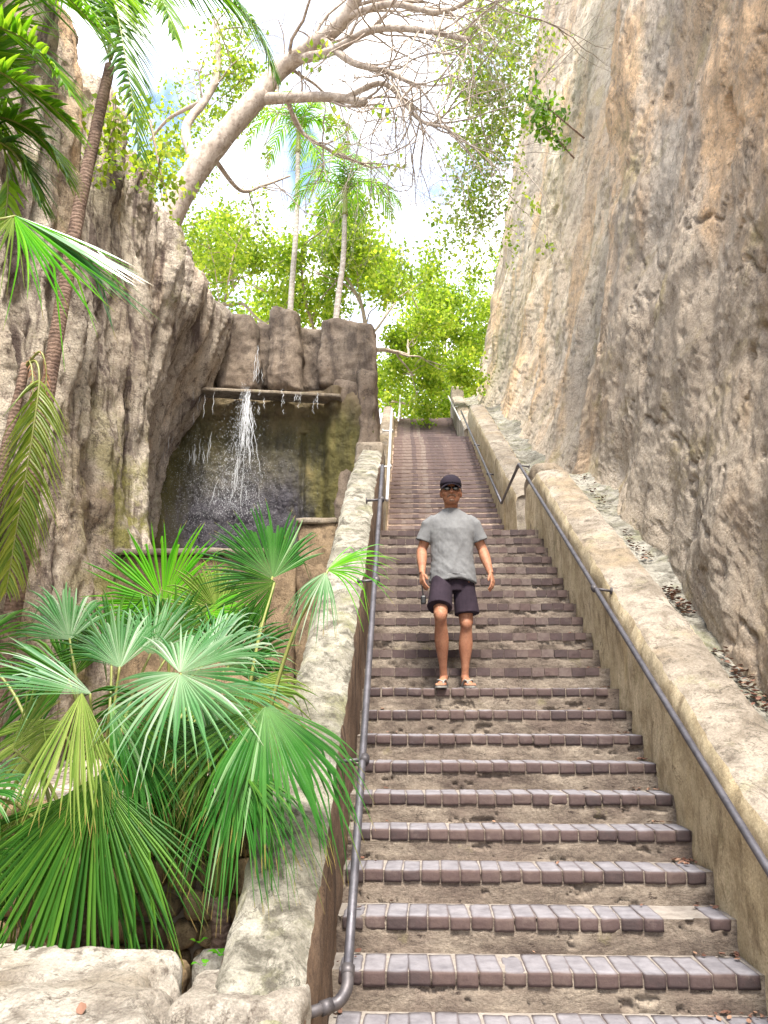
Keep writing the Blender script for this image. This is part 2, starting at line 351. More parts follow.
M['pinnate_yellow'] = G('yellowing_palm_leaf', [(0, (0.10, 0.18, 0.02)), (0.5, (0.19, 0.27, 0.03)), (1, (0.32, 0.36, 0.06))], 0.42, 0.4, 0.4)
M['foliage'] = G('fresh_tree_leaf', [(0, (0.115, 0.20, 0.018)), (0.5, (0.24, 0.34, 0.035)), (1, (0.45, 0.50, 0.09))], 0.5, 0.3, 0.6)
M['foliage_deep'] = G('mid_green_tree_leaf', [(0, (0.06, 0.16, 0.012)), (0.5, (0.12, 0.25, 0.02)), (1, (0.24, 0.37, 0.03))], 0.5, 0.3, 0.5)
M['dead_leaf'] = G('dry_leaf', [(0, (0.09, 0.042, 0.03)), (0.5, (0.17, 0.09, 0.065)), (1, (0.30, 0.19, 0.13))], 0.8, 0.2, 0.0)
M['dry_frond'] = G('dry_frond', [(0, (0.2, 0.09, 0.045)), (1, (0.36, 0.2, 0.11))], 0.8, 0.2, 0.1)
def bark(name, a, b, d, sc=(3, 3, 1.2), ring=None):
    n = NT(name)
    c = n.ramp(n.noise(3, 8, 0.7, sc=sc), [(0.35, a), (0.65, b)])
    c = n.mix(n.ramp(n.noise(9, 6, 0.7), [(0.36, 0.7), (0.5, 0)]), c, d)
    h = n.noise(14, 8, 0.7, sc=sc)
    bb = n.bump(h, 0.6, 0.03)
    if ring:
        wv = n.t.nodes.new('ShaderNodeTexWave'); wv.bands_direction = 'Z'; wv.inputs['Scale'].default_value = ring; wv.inputs['Distortion'].default_value = 5; wv.inputs['Detail'].default_value = 3; wv.inputs['Detail Scale'].default_value = 2.5
        n.L(n.coord(), wv.inputs[0]); c = n.mix(n.ramp(wv.outputs[1], [(0.0, 0.35), (0.3, 0.0)]), c, d); bb = n.bump(wv.outputs[1], 0.35, 0.012, bb)
    return n.set(c, 0.9, bb, 0.2)
M['bark'] = bark('pinkish_grey_bark', (0.32, 0.265, 0.22), (0.52, 0.455, 0.395), (0.17, 0.13, 0.105))
M['twig'] = bark('pale_twig', (0.30, 0.22, 0.18), (0.42, 0.33, 0.28), (0.2, 0.14, 0.12))
M['palm_bark'] = bark('ringed_palm_bark', (0.14, 0.09, 0.07), (0.27, 0.19, 0.15), (0.06, 0.04, 0.035), ring=9)
M['pale_palm_bark'] = bark('pale_palm_bark', (0.34, 0.31, 0.29), (0.48, 0.45, 0.42), (0.24, 0.2, 0.18), ring=2.5)
M['petiole'] = G('palm_stalk', [(0, (0.17, 0.21, 0.05)), (1, (0.26, 0.27, 0.08))], 0.45, 0.5, 0.0)
def mk_ground():
    n = NT('dusty_ground')
    c = n.ramp(n.noise(4, 9, 0.7), [(0.3, (0.16, 0.12, 0.09)), (0.7, (0.36, 0.30, 0.23))])
    return n.set(c, 0.95, n.bump(n.noise(20, 8, 0.7), 0.6, 0.02), 0.2)
M['ground'] = mk_ground()
def mk_paving():
    n = NT('pale_cobbles')
    d = n.voro(9, 'DISTANCE_TO_EDGE')
    c = n.ramp(n.noise(6, 6, 0.6), [(0.3, (0.40, 0.34, 0.29)), (0.7, (0.60, 0.54, 0.47))])
    c = n.mix(n.ramp(d, [(0.02, 0.9), (0.10, 0.0)]), c, (0.14, 0.1, 0.08))
    return n.set(c, 0.9, n.bump(d, 0.6, 0.02), 0.25)
M['paving'] = mk_paving()

# ================================================================== THE SETTING
XL, XR = -0.384, 1.689
RISE, RUN = 0.172, 0.292
def flight1(y): return 0.344 + RISE / RUN * (y - 4.242)
F1 = [(4.242 + RUN * k, 0.344 + RISE * k) for k in range(-1, 21)]           # (nosing y, tread z)
F2 = [(12.5 + RUN * k, 3.956 + RISE * k) for k in range(28)]
F3 = [(22.7 + RUN * k, 8.772 + RISE * k) for k in range(20)]
TOP_Z = F3[-1][1]

# ground sheet to the horizon
g = mesh_obj('ground', [(-300, -300, 0), (300, -300, 0), (300, 300, 0), (-300, 300, 0)], [[0, 1, 2, 3]], M['ground'])
tag(g, 'dusty ground at the foot of the stairs', 'ground', kind='structure')

# ---- the great cliff beside the stairs
def right_base_z(y):
    return np.where(y < 10.1, flight1(y), np.where(y < 12.2, flight1(10.1), np.where(y < 20.4, 3.8 + RISE / RUN * (y - 12.2), np.where(y < 22.6, 8.63, np.minimum(8.63 + RISE / RUN * (y - 22.6), 12.1)))))
def make_right_cliff():
    ny, nz = 470, 470
    y = np.concatenate([np.linspace(-3, 2.2, 18, endpoint=False), np.geomspace(2.2, 32, ny - 18)])
    s = np.linspace(0, 1, nz)
    zb = right_base_z(y) + 0.3
    Y = np.repeat(y[:, None], nz, 1); ztop = 14 + 19 * sstep(1.0, 13.0, y)  # unseen near rim lowered so the sun reaches the lower cliff
    Z = zb[:, None] + (ztop - zb)[:, None] * (s ** 1.6)[None]
    h = Z - zb[:, None]
    near = 1 - sstep(10.6, 12.2, Y + 0.15 * (h - 4) * 0 + 0.5 * np.sin(h * 0.5))
    lean = 0.125 * near + 0.185 * (1 - near)
    x = 2.40 + 0.0 * Y + lean * h + 0.30 * (1 - near) * sstep(0.3, 2.5, h)
    x = x - 0.12 * np.exp(-((h - 0.2) / 0.5) ** 2)
    # slight bulge of the foot near the viewer
    P = np.stack([x, Y, Z], -1).reshape(-1, 3)
    q = P.copy(); q[:, 0] *= 0.35
    rid = lambda f, o: 1 - 2 * np.abs(perlin(q * f + o))
    d = 0.34 * fbm(q * [1, 0.5, 0.18], 3) + 0.11 * fbm(q * [1, 1.3, 0.4] + 11, 4)
    fl = fbm(q * [1, 0.8, 0.13] + 71, 3); d += 0.10 * np.abs(fl) ** 0.6 * np.sign(fl)
    wq = q + 0.25 * vnoise(q * 0.9, 2); rid = lambda f, o: 1 - 2 * np.abs(perlin(wq * f + o))
    d += 0.014 * rid([1, 1.6, 0.9], 31) + 0.010 * rid([1, 4.4, 3.0], 17) + 0.009 * rid([1, 13, 11], 5) + 0.009 * fbm(q * [1, 30, 26], 2)
    fr = fbm(wq * [1, 0.9, 0.45] + 91, 4); d += 0.05 * np.exp(-(fr / 0.012) ** 2)      # thin fractures
    led = np.floor(fbm(q * [1, 0.45, 0.8] + 61, 3) * 9) / 9; d += 0.13 * led              # broken facets
    cav = fbm(q * [1, 1.6, 0.8] + 5, 4); d += 0.10 * sstep(0.30, 0.42, cav)          # hollows
    cav2 = fbm(q * [1, 4.5, 2.6] + 45, 3); d += 0.035 * sstep(0.30, 0.40, cav2)
    damp = sstep(0.0, 0.9, h.reshape(-1)); P[:, 0] += d * (0.3 + 0.7 * damp)
    P[:, 0] = np.maximum(P[:, 0], 2.2 - 0.0 * P[:, 1])
    # return face at the far end
    return P, grid_faces(ny, nz)
P, f = make_right_cliff()
nyz = 470
far = P.reshape(nyz, nyz, 3)[-1]; ext = np.stack([far + [k * 2.5, 0.25 * k * k, 0] for k in range(1, 8)])
P = np.concatenate([P.reshape(nyz, nyz, 3), ext]); f = grid_faces(nyz + 7, nyz)
rc = mesh_obj('cliff', P.reshape(-1, 3), f, M['cliff'])
tag(rc, 'towering pale grey and tan limestone cliff leaning back along the handrail side of the stairs', 'cliff', kind='structure')

# ---- the lower cliff beside the garden and waterfall
def make_left_cliff():
    ny, nz = 330, 420
    y = np.concatenate([np.linspace(-4, 4.5, 25, endpoint=False), np.geomspace(4.5, 16.2, ny - 25)])
    Y = np.repeat(y[:, None], nz, 1); s = np.linspace(0, 1, nz)[None]
    zr = 9.75 + 0.25 * fbm(np.stack([y * 0.6, y * 0, y * 0 + 2], 1), 3)
    zr = zr - 1.2 * sstep(14.6, 16.2, y)
    zb = np.where(y < 4.6, 0.0, 0.9)
    sf = np.minimum(s / 0.86, 1)
    Z = zb[:, None] + (zr - zb)[:, None] * sf
    base = -3.5 - 1.55 * sstep(9.0, 14.2, Y)
    rim = -3.95 + 0.15 * sstep(11, 14, Y)
    tt = (Z - 1) / (8.6)
    x = base + (rim - base) * (sstep(0.15, 1.0, tt) * (1 - sstep(9, 12, Y)) + sstep(0.46, 0.98, tt) * sstep(9, 12, Y))
    x = x - 0.5 * sstep(0.93, 1.0, sf) ** 2
    x = x + 0.35 * np.exp(-((Z - 2.2) / 1.2) ** 2) * sstep(6.5, 8, Y) * (1 - sstep(9, 11, Y))
    back = np.clip((s - 0.86) / 0.14, 0, 1)
    x = x - 16 * back ** 1.5; Z = Z + 0.6 * back
    P = np.stack([x, Y, Z], -1).reshape(-1, 3)
    q = P.copy(); q[:, 0] *= 0.5
    d = 0.36 * fbm(q * [1, 0.7, 0.25] + 3, 4) + 0.20 * fbm(q * [1, 1.7, 0.6] + 19, 4)
    wq = q + 0.25 * vnoise(q * 0.9, 2); rid = lambda f, o: 1 - 2 * np.abs(perlin(wq * f + o))
    fl = fbm(q * [1, 1.6, 0.2] + 55, 3); d += 0.36 * np.abs(fl) ** 0.7 * np.sign(fl)
    d += 0.07 * rid([1, 2.6, 0.6], 31) + 0.045 * rid([1, 6, 1.8], 17) + 0.02 * rid([1, 14, 7], 5) + 0.012 * fbm(q * [1, 30, 26], 2)
    P[:, 0] += d * (1 - back.repeat(ny, 0).reshape(-1) * 0.7)
    P[:, 2] += 0.15 * fbm(P * 0.8, 3) * back.repeat(ny, 0).reshape(-1)
    return P.reshape(ny, nz, 3)
P = make_left_cliff(); ny, nz, _ = P.shape
ext = np.stack([P[-1] + [-0.9 * k, 0.12 * k, 0] for k in range(1, 8)])
P = np.concatenate([P, ext])
lc = mesh_obj('cliff', P.reshape(-1, 3), grid_faces(ny + 7, nz)[:, ::-1].copy(), M['cliff_left'])
tag(lc, 'lower fluted limestone cliff streaked brown behind the palms, ending at the waterfall', 'cliff', kind='structure')

# ---- raised ground: garden terrace, plateau behind the waterfall, ground at the head of the stairs
def sheet(name, x0, x1, y0, y1, z, m, nx=60, nyy=60, amp=0.05, fr=1.5, label='', cat='ground'):
    X, Y = np.meshgrid(np.linspace(x0, x1, nx), np.linspace(y0, y1, nyy), indexing='ij')
    P = np.stack([X, Y, np.full_like(X, z)], -1).reshape(-1, 3); P[:, 2] += amp * fbm(P * fr, 4)
    o = mesh_obj(name, P, grid_faces(nx, nyy), m); tag(o, label, cat, kind='structure'); return o
sheet('garden_path', -4.6, -0.76, 4.75, 8.8, 1.03, M['paving'], 90, 90, 0.02, 2, 'pale cobbled strip behind the rubble garden wall', 'path')
sheet('plateau', -22, -0.75, 15.6, 60, 9.15, M['ground'], 40, 40, 0.3, 0.5, 'earth plateau above the waterfall where the slim palms grow', 'ground')
sheet('upper_ground', -0.9, 60, 28.5, 120, TOP_Z - 0.02, M['ground'], 40, 40, 0.02, 0.5, 'ground at the head of the stairs', 'ground')
sheet('pool_water', -5.6, -0.72, 8.75, 15.2, 3.0, M['steel'], 4, 4, 0.0, 1, 'still water of the pool under the waterfall', 'water')

# ================================================================== STAIRS
stairs = empty('staircase', 'long worn stone staircase with purple brick step edges rising between two cliffs', 'staircase', loc=(0, 0, 0))
rows = [(y, z, 0, k) for k, (y, z) in enumerate(F1)] + [(y, z, 1, k) for k, (y, z) in enumerate(F2)] + [(y, z, 2, k) for k, (y, z) in enumerate(F3)]
def make_step(yn, zt, fl, k):
    r = np.random.default_rng(fl * 100 + k)
    near = 1.0 if (fl == 0 and k < 10) else (0.55 if fl == 0 else 0.25)
    nx = int(240 * near) + 10; nzz = int(12 * near) + 3
    last = (fl == 0 and k == 21) or (fl == 1 and k == 27)
    depth = {True: 2.42, False: RUN + 0.06}[last]
    yf = yn + 0.010                                                       # riser face, behind the brick edge
    z0, z1 = zt - RISE - 0.02, zt - 0.006
    X = np.linspace(XL - 0.06, XR + 0.06, nx); s = np.linspace(0, 1, nzz)
    XX, SS = np.meshgrid(X, s, indexing='ij')
    P = np.stack([XX, np.full_like(XX, yf), z0 + (z1 - z0) * SS], -1).reshape(-1, 3)
    q = P * [1, 1, 1] + [k * 7.7, fl * 31, k * 1.3]
    chip = fbm(q * [2.6, 1, 10] + 2, 6, 0.66)
    dep = 0.022 * sstep(0.20, 0.225, chip) * sstep(0.0, 0.12, SS.reshape(-1)) + 0.007 * fbm(q * [9, 1, 14], 3) + 0.010 * fbm(q * [1.3, 1, 1.0] + 9, 2)
    dep = np.where(SS.reshape(-1) > 0.5, np.maximum(dep, 0.001), dep)
    P[:, 1] += dep - 0.002
    mb = MB(); mb.add(P, grid_faces(nx, nzz)[:, ::-1].copy(), 0)
    # tread
    T = np.stack([np.repeat(X[:, None], 5, 1), np.repeat(np.array([[yf, yf + 0.05, yn + 0.2, yn + RUN * 0.95, yn + depth]]), nx, 0), np.full((nx, 5), z1)], -1).reshape(-1, 3)
    T[:, 2] += 0.004 * fbm(T * 3, 3); T[0::5, 1] += dep.reshape(nx, nzz)[:, -1]
    mb.add(T, grid_faces(nx, 5)[:, ::-1].copy(), 1)
    # closed box body underneath
    b = box8(XL - 0.06, XR + 0.06, yf + 0.05, yn + depth, z0 - 0.25, z1 - 0.02)
    mb.add(b, [[0, 1, 5, 4], [1, 3, 7, 5], [3, 2, 6, 7], [2, 0, 4, 6], [0, 2, 3, 1], [4, 5, 7, 6]], 0)
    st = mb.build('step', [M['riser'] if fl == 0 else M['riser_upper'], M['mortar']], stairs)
    # bricks set on edge along the nosing
    br = MB(); x = XL + 0.01 + r.uniform(0, 0.03); bh = 0.068
    gap_from = XR - r.uniform(0.0, 0.16) if (fl == 0 and r.random() < 0.3) else XR
    miss = r.uniform(XL + 0.3, XR - 0.5) if (fl == 0 and r.random() < 0.15 and k > 1) else None
    if fl == 0 and k in (1, 2, 3): miss, gap_from = None, XR
    if k != 6: miss = None
    while x < XR - 0.07:
        wd = min(r.uniform(0.105, 0.122), XR - 0.004 - x); gp = 0.0022 if fl == 0 else 0.0002
        skip = x > gap_from or (miss is not None and miss < x < miss + 0.12)
        if fl == 0 and k == 2 and 1.22 < x < 1.5: skip = True
        if not skip:
            L = 0.275 + r.uniform(-0.012, 0.012); jt = 1 if fl == 0 else 0.15; dz = r.uniform(-0.003, 0.003) * jt; dy = r.uniform(-0.006, 0.006) * jt; sk = r.uniform(-0.012, 0.012)
            c8 = box8(x + gp, x + wd - gp, yn + dy, yn + L, zt - bh + r.uniform(-0.006, 0.004) * jt, zt + dz)
            c8 = [(cx + (sk if cy > yn + 0.1 else 0), cy, cz) for cx, cy, cz in c8]
            dv = (6, 6, 4) if near == 1.0 else ((3, 3, 2) if fl == 0 else (1, 1, 1))
            worn = near == 1.0 and r.random() < 0.3; v, f = rough_hex(c8, dv, 0.011 if worn else (0.005 if near == 1.0 else 0.0015), (0.0045 if worn else 0.0022) if fl == 0 else 0.0, 22 if worn else 16, r.uniform(0, 90)); br.add(v, f)
        x += wd
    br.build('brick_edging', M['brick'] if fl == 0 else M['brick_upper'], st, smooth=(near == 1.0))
    return st
for row in rows: make_step(*row)

# ---- parapets: a profile (x, height above the slope line) swept along the stairs
def sweep_wall(name, path, prof, mats, label, cat, amp=0.02, step=0.03, nprof=64, group=None, msplit=None, seed=0.0, freq=3.0, slices=None):
    path = np.asarray(path, float); seg = np.concatenate([[0], np.cumsum(np.linalg.norm(np.diff(path, axis=0), axis=1))])
    n = int(seg[-1] / step) + 2; t = np.linspace(0, seg[-1], n)
    y = np.interp(t, seg, path[:, 0]); z = np.interp(t, seg, path[:, 1])
    pr = np.asarray(prof, float); ps = np.concatenate([[0], np.cumsum(np.linalg.norm(np.diff(pr, axis=0), axis=1))])
    u = np.linspace(0, ps[-1], nprof); px = np.interp(u, ps, pr[:, 0]); pz = np.interp(u, ps, pr[:, 1])
    P = np.stack([np.repeat(px[None], n, 0), np.repeat(y[:, None], nprof, 1), z[:, None] + pz[None]], -1).reshape(-1, 3)
    P = P + amp * 2 * vnoise(P * freq + seed, 4) * [1, 0.6, 1]
    P = P + 0.010 * vnoise(P * 11 + seed, 3) * [1, 0.5, 1]
    pitv = fbm(P * 7 + seed * 3, 4); P[:, 2] -= 0.014 * sstep(0.18, 0.34, pitv)
    # coping stones meet in worn joints
    if slices:
        jy = np.abs(((y + 0.35 * np.sin(y * 2.3)) / slices) % 1 - 0.5) * slices
        g = np.exp(-(np.abs(0.5 * slices - jy) / 0.022) ** 2)
        topm = (pz > pz.max() - 0.12).astype(float)
        P[:, 2] -= (g[:, None] * topm[None]).reshape(-1) * 0.022
    f = grid_faces(n, nprof).tolist(); mi = []
    k_top = pz > pz.max() - (msplit or 0.1)
    for i in range(n - 1):
        for j in range(nprof - 1): mi.append(0 if (k_top[j] and k_top[j + 1]) else 1)
    f.append([j for j in range(nprof)]); mi.append(0)
    f.append([(n - 1) * nprof + j for j in range(nprof)][::-1]); mi.append(1)
    return P, f, mi
def parapet(path, prof, mtop, mside, label, group='parapet walls edging the stairs', **kw):
    root = empty('parapet_wall', label, 'wall', group)
    P, f, mi = sweep_wall('wall', path, prof, None, None, None, **kw)
    mi = np.array(mi)
    for nm, sel, m in (('coping', 0, mtop), ('wall_face', 1, mside)):
        idx = [fc for fc, q in zip(f, mi) if q == sel]
        used = sorted({i for fc in idx for i in fc}); mp = {a: b for b, a in enumerate(used)}
        mesh_obj(nm, P[used], [[mp[i] for i in fc] for fc in idx], m, root)
    return root
lp = [(3.10, flight1(3.10)), (7.0, flight1(7.0)), (9.8, flight1(9.8) + 0.06), (12.0, 4.72)]
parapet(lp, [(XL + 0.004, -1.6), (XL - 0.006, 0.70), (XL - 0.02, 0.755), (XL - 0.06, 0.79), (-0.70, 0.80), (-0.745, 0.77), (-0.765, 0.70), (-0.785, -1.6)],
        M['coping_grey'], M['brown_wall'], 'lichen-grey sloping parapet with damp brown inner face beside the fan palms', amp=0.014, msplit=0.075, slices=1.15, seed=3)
parapet([(12.06, 4.0), (20.4, 8.7), (21.9, 8.75)], [(XL + 0.004, -1.6), (XL - 0.004, 0.72), (XL - 0.05, 0.80), (-0.61, 0.80), (-0.65, 0.74), (-0.66, -1.6)],
        M['coping'], M['plaster'], 'narrow pale parapet climbing beside the stone pillars', amp=0.014, msplit=0.07, slices=1.4, seed=9)
rpath = [(1.8, flight1(1.8)), (6.2, flight1(6.2)), (10.15, flight1(10.15)), (11.1, flight1(10.3))]
parapet(rpath, [(XR - 0.004, -1.6), (XR + 0.004, 0.66), (XR + 0.02, 0.72), (XR + 0.06, 0.765), (2.04, 0.80), (2.10, 0.775), (2.125, 0.735), (2.14, -1.4)],
        M['coping'], M['plaster'], 'broad sloping parapet with yellowed inner face below the gutter and big cliff', amp=0.018, msplit=0.075, slices=1.05, seed=15)
parapet([(12.1, 4.0), (20.4, 8.72), (21.0, 8.74)], [(XR - 0.004, -1.6), (XR + 0.004, 0.68), (XR + 0.03, 0.75), (XR + 0.08, 0.78), (2.05, 0.80), (2.12, 0.74), (2.14, -1.4)],
        M['coping'], M['plaster'], 'upper parapet climbing from the middle landing under the big cliff', amp=0.016, msplit=0.075, slices=1.3, seed=22)
parapet([(22.4, 8.75), (28.2, 12.1), (29.4, 12.12)], [(XR - 0.004, -1.2), (XR + 0.004, 0.70), (XR + 0.03, 0.77), (2.05, 0.80), (2.12, 0.74), (2.14, -1.4)],
        M['coping'], M['coping'], 'sunlit topmost parapet beside the head of the stairs', amp=0.014, msplit=0.06, seed=29)
# gutter between parapet and cliff
P, f, mi = sweep_wall('g', [(1.8, flight1(1.8)), (10.15, flight1(10.15)), (12.1, 3.98), (20.4, 8.72), (22.4, 8.75), (28.2, 12.1)],
                      [(2.11, 0.735), (2.2, 0.71), (2.32, 0.72), (2.42, 0.75), (2.60, 0.84), (2.75, 0.9)], None, None, None, amp=0.018, nprof=26, seed=40, freq=5)
tag(mesh_obj('gutter', P, f[:-2], M['coping_grey']), 'rough pale drainage gutter between parapet and cliff', 'gutter', kind='structure')

# end stone of the lower parapet on the cliff side, and on the palm side
v, f = rough_hex(box8(1.70, 2.2, 10.55, 11.35, 3.2, 4.86), (16, 16, 24), 0.14, 0.04, 2.2, 4)
tag(mesh_obj('end_stone', v, f, M['coping']), 'humped weathered stone ending the broad parapet by the bent handrail', 'stone block')
v, f = rough_hex(box8(-0.83, XL + 0.006, 11.9, 12.6, 3.2, 5.62), (14, 16, 30), 0.06, 0.02, 2.6, 14)
tag(mesh_obj('end_stone', v, f, M['coping']), 'square-topped stone ending the palm-side parapet below the pillars', 'stone block')
v, f = rough_hex(box8(XR + 0.0, 2.15, 28.3, 29.0, 11.5, 13.35), (10, 10, 20), 0.05, 0.02, 2.6, 24)
tag(mesh_obj('end_stone', v, f, M['coping']), 'pale stone post at the very head of the stairs', 'stone block')

# ---- foot of the palm-side parapet and the rock ledge in front of it
v, f = rough_hex([(-0.90, 3.02, -0.1), (-0.372, 3.02, -0.1), (-0.9, 3.5, -0.1), (-0.372, 3.5, -0.1),
                  (-0.885, 3.16, 0.555), (-0.405, 3.18, 0.545), (-0.84, 3.52, 0.57), (-0.39, 3.52, 0.575)], (30, 26, 40), 0.05, 0.016, 5, 6)
tag(mesh_obj('foot_block', v, f, M['ledge']), 'squared pale stone block at the foot of the palm-side parapet', 'stone block')
v, f = rough_hex([(-2.9, 2.0, -0.1), (-0.74, 2.35, -0.1), (-3.0, 3.7, -0.1), (-0.95, 3.62, -0.1),
                  (-2.9, 2.0, 0.52), (-0.84, 2.5, 0.56), (-3.0, 3.78, 0.66), (-0.945, 3.66, 0.585)], (90, 60, 26), 0.07, 0.03, 3.0, 17)
q = v.copy(); topm = sstep(0.42, 0.56, v[:, 2])
v[:, 2] -= topm * 0.10 * sstep(0.15, 0.35, fbm(q * [2.6, 4.2, 1] + 3, 4)); v[:, 2] -= 0.05 * sstep(0, 1, (3.0 - v[:, 1]) / 1.0) * topm
tag(mesh_obj('rock_ledge', v, f, M['ledge']), 'big bleached flat-topped rock ledge in front of the fan palms', 'rock')
def boulder(loc, size, m, label, seed, group=None, name='boulder'):
    bm = bmesh.new(); bmesh.ops.create_icosphere(bm, subdivisions=4, radius=1)
    v = np.array([p.co[:] for p in bm.verts]); f = np.array([[q.index for q in fc.verts] for fc in bm.faces]); bm.free()
    v = np.sign(v) * np.abs(v) ** 0.75
    v = (v + 0.30 * vnoise(v * 1.3 + seed, 4)) * size + np.array(loc)
    return tag(mesh_obj(name, v, f, m), label, 'rock', group)
boulder((-0.90, 3.98, 0.40), (0.10, 0.09, 0.10), M['ledge'], 'small pale boulder with leaves between ledge and parapet', 3)
boulder((-1.12, 4.02, 0.36), (0.09, 0.09, 0.09), M['rubble'], 'tan boulder in the dark gap under the rubble wall', 8)

# ---- rubble garden wall
rw = empty('rubble_wall', 'low dry rubble wall of tan stones behind the hanging fan leaves', 'wall')
mb = MB(); r = np.random.default_rng(12); zz = 0.18
while zz < 1.0:
    hh = r.uniform(0.13, 0.22); x = -3.9 + r.uniform(0, 0.2)
    while x < -0.80:
        ww = min(r.uniform(0.14, 0.34), -0.78 - x)
        y0 = 4.52 + r.uniform(-0.05, 0.05)
        c8 = [(a + r.uniform(-0.02, 0.02), b + r.uniform(-0.02, 0.02), c + r.uniform(-0.02, 0.02)) for a, b, c in box8(x + 0.006, x + ww - 0.006, y0, y0 + 0.32, zz + 0.005, min(zz + hh, 1.06) - 0.005)]
        v, f = rough_hex(c8, (6, 6, 6), 0.05, 0.02, 6, r.uniform(0, 99)); mb.add(v, f)
        x += ww
    zz += hh
mb.build('stonework', M['rubble'], rw)
mb = MB(); mb.add(box8(-4.2, -0.775, 4.62, 4.9, 0.0, 1.0), [[0, 1, 5, 4], [1, 3, 7, 5], [3, 2, 6, 7], [2, 0, 4, 6], [4, 5, 7, 6]]); mb.build('earth_core', M['ground'], rw)

# ---- pool wall under the waterfall
pw = empty('pool_wall', 'orange-brown stone wall holding the waterfall pool', 'wall')
v, f = rough_hex(box8(-4.4, -1.20, 8.5, 8.78, 0.9, 3.18), (90, 8, 60), 0.03, 0.03, 2.4, 5); mesh_obj('wall_face', v, f, M['orange_wall'], pw)
v, f = rough_hex(box8(-4.4, -1.21, 8.44, 8.80, 3.182, 3.25), (90, 8, 4), 0.02, 0.012, 4, 9); mesh_obj('rim', v, f, M['coping'], pw)
v, f = rough_hex(box8(-1.20, -0.775, 8.40, 8.85, 0.9, 3.50), (24, 16, 90), 0.03, 0.03, 3.2, 15); mesh_obj('end_pier', v, f, M['orange_wall'], pw)
v, f = rough_hex(box8(-1.23, -0.775, 8.36, 8.88, 3.502, 3.57), (20, 16, 4), 0.02, 0.01, 4, 19); mesh_obj('pier_cap', v, f, M['coping'], pw)
a = at(91, 562, 8.36); b = at(86, 598, 8.3)
mb = MB(); mb.add(*tube(spline([a + [0, 0.1, 0.02], a, (a + b) / 2, b], 6), 0.022, 10)); mb.build('overflow_pipe', M['pale_steel'], pw)

# ---- waterfall wall with its pillars
wf = empty('waterfall_wall', 'dark wet moss-edged rock wall topped by upright quarried pillars', 'rock wall')
def mk_wet():
    n = NT('wet_mossy_rock')
    x = n.sep('X'); z = n.sep('Z')
    nz = n.noise(1.6, 7, 0.65, sc=(1, 1, 0.5)); n2 = n.noise(3, 8, 0.7, sc=(1, 1, 0.35))
    c = n.ramp(n.noise(2.5, 8, 0.7), [(0.3, (0.16, 0.112, 0.076)), (0.7, (0.29, 0.225, 0.155))])
    # a wide damp fan of staining: height and side distance broken up by noise
    zz = n.math('ADD', z, n.math('MULTIPLY', n.math('SUBTRACT', nz, 0.5), 2.2))
    moss = n.ramp(n.math('MULTIPLY', zz, 0.1), [(0.68, 1.0), (0.80, 0.0)])
    mcol = n.ramp(n2, [(0.35, (0.06, 0.055, 0.02)), (0.55, (0.13, 0.115, 0.035)), (0.75, (0.24, 0.19, 0.08))])
    c = n.mix(moss, c, mcol)
    xx = n.math('ADD', x, n.math('MULTIPLY', n.math('SUBTRACT', n2, 0.5), 1.2))
    side = n.math('MULTIPLY', n.ramp(n.math('MULTIPLY', n.math('ADD', xx, 6.0), 0.2), [(0.24, 0.0), (0.34, 1.0)]), n.ramp(n.math('MULTIPLY', n.math('ADD', xx, 6.0), 0.2), [(0.74, 1.0), (0.86, 0.0)]))
    wet = n.math('MULTIPLY', n.ramp(n.math('MULTIPLY', zz, 0.1), [(0.54, 1.0), (0.74, 0.0)]), side)
    c = n.mix(wet, c, n.ramp(n.noise(10, 6, 0.7), [(0.3, (0.022, 0.020, 0.028)), (0.7, (0.07, 0.064, 0.082))]))
    c = n.mix(n.ramp(n.noise(4, 6, 0.7, sc=(1.5, 1, 0.15)), [(0.58, 0.0), (0.75, 0.6)]), c, (0.035, 0.028, 0.025))
    b = n.bump(n.noise(6, 10, 0.7), 0.8, 0.1)
    return n.set(c, n.ramp(wet, [(0.0, 0.85), (1.0, 0.42)]), n.bump(n.noise(25, 6, 0.7), 0.6, 0.03, b), 0.4)
M['wet'] = mk_wet()
X, Z = np.meshgrid(np.linspace(-6.2, -0.66, 240), np.linspace(2.4, 7.75, 230), indexing='ij')
P = np.stack([X, np.full_like(X, 15.15), Z], -1).reshape(-1, 3)
d = 0.22 * fbm(P * [0.7, 1, 0.5], 4) + 0.10 * fbm(P * [2.2, 1, 1.3] + 7, 4) + 0.04 * fbm(P * [7, 1, 5] + 7, 3)
x_, z_ = P[:, 0], P[:, 2]
d -= 0.75 * (1 - sstep(-5.4, -4.4, x_ + 0.15 * (z_ - 6)))                         # buttress closing the corner
d -= 0.28 * sstep(-1.72, -1.5, x_ + 0.05 * fbm(P * 2, 2)) + 0.16 * sstep(7.15, 7.35, z_ + 0.1 * fbm(P * 2 + 4, 2)) * (1 - sstep(-1.4, -1.3, x_))
d += 0.12 * np.exp(-((x_ + 2.1) / 0.05) ** 2) * (z_ < 6.9)
P[:, 1] += d
mesh_obj('rock_face', P, grid_faces(240, 230), M['wet'], wf)
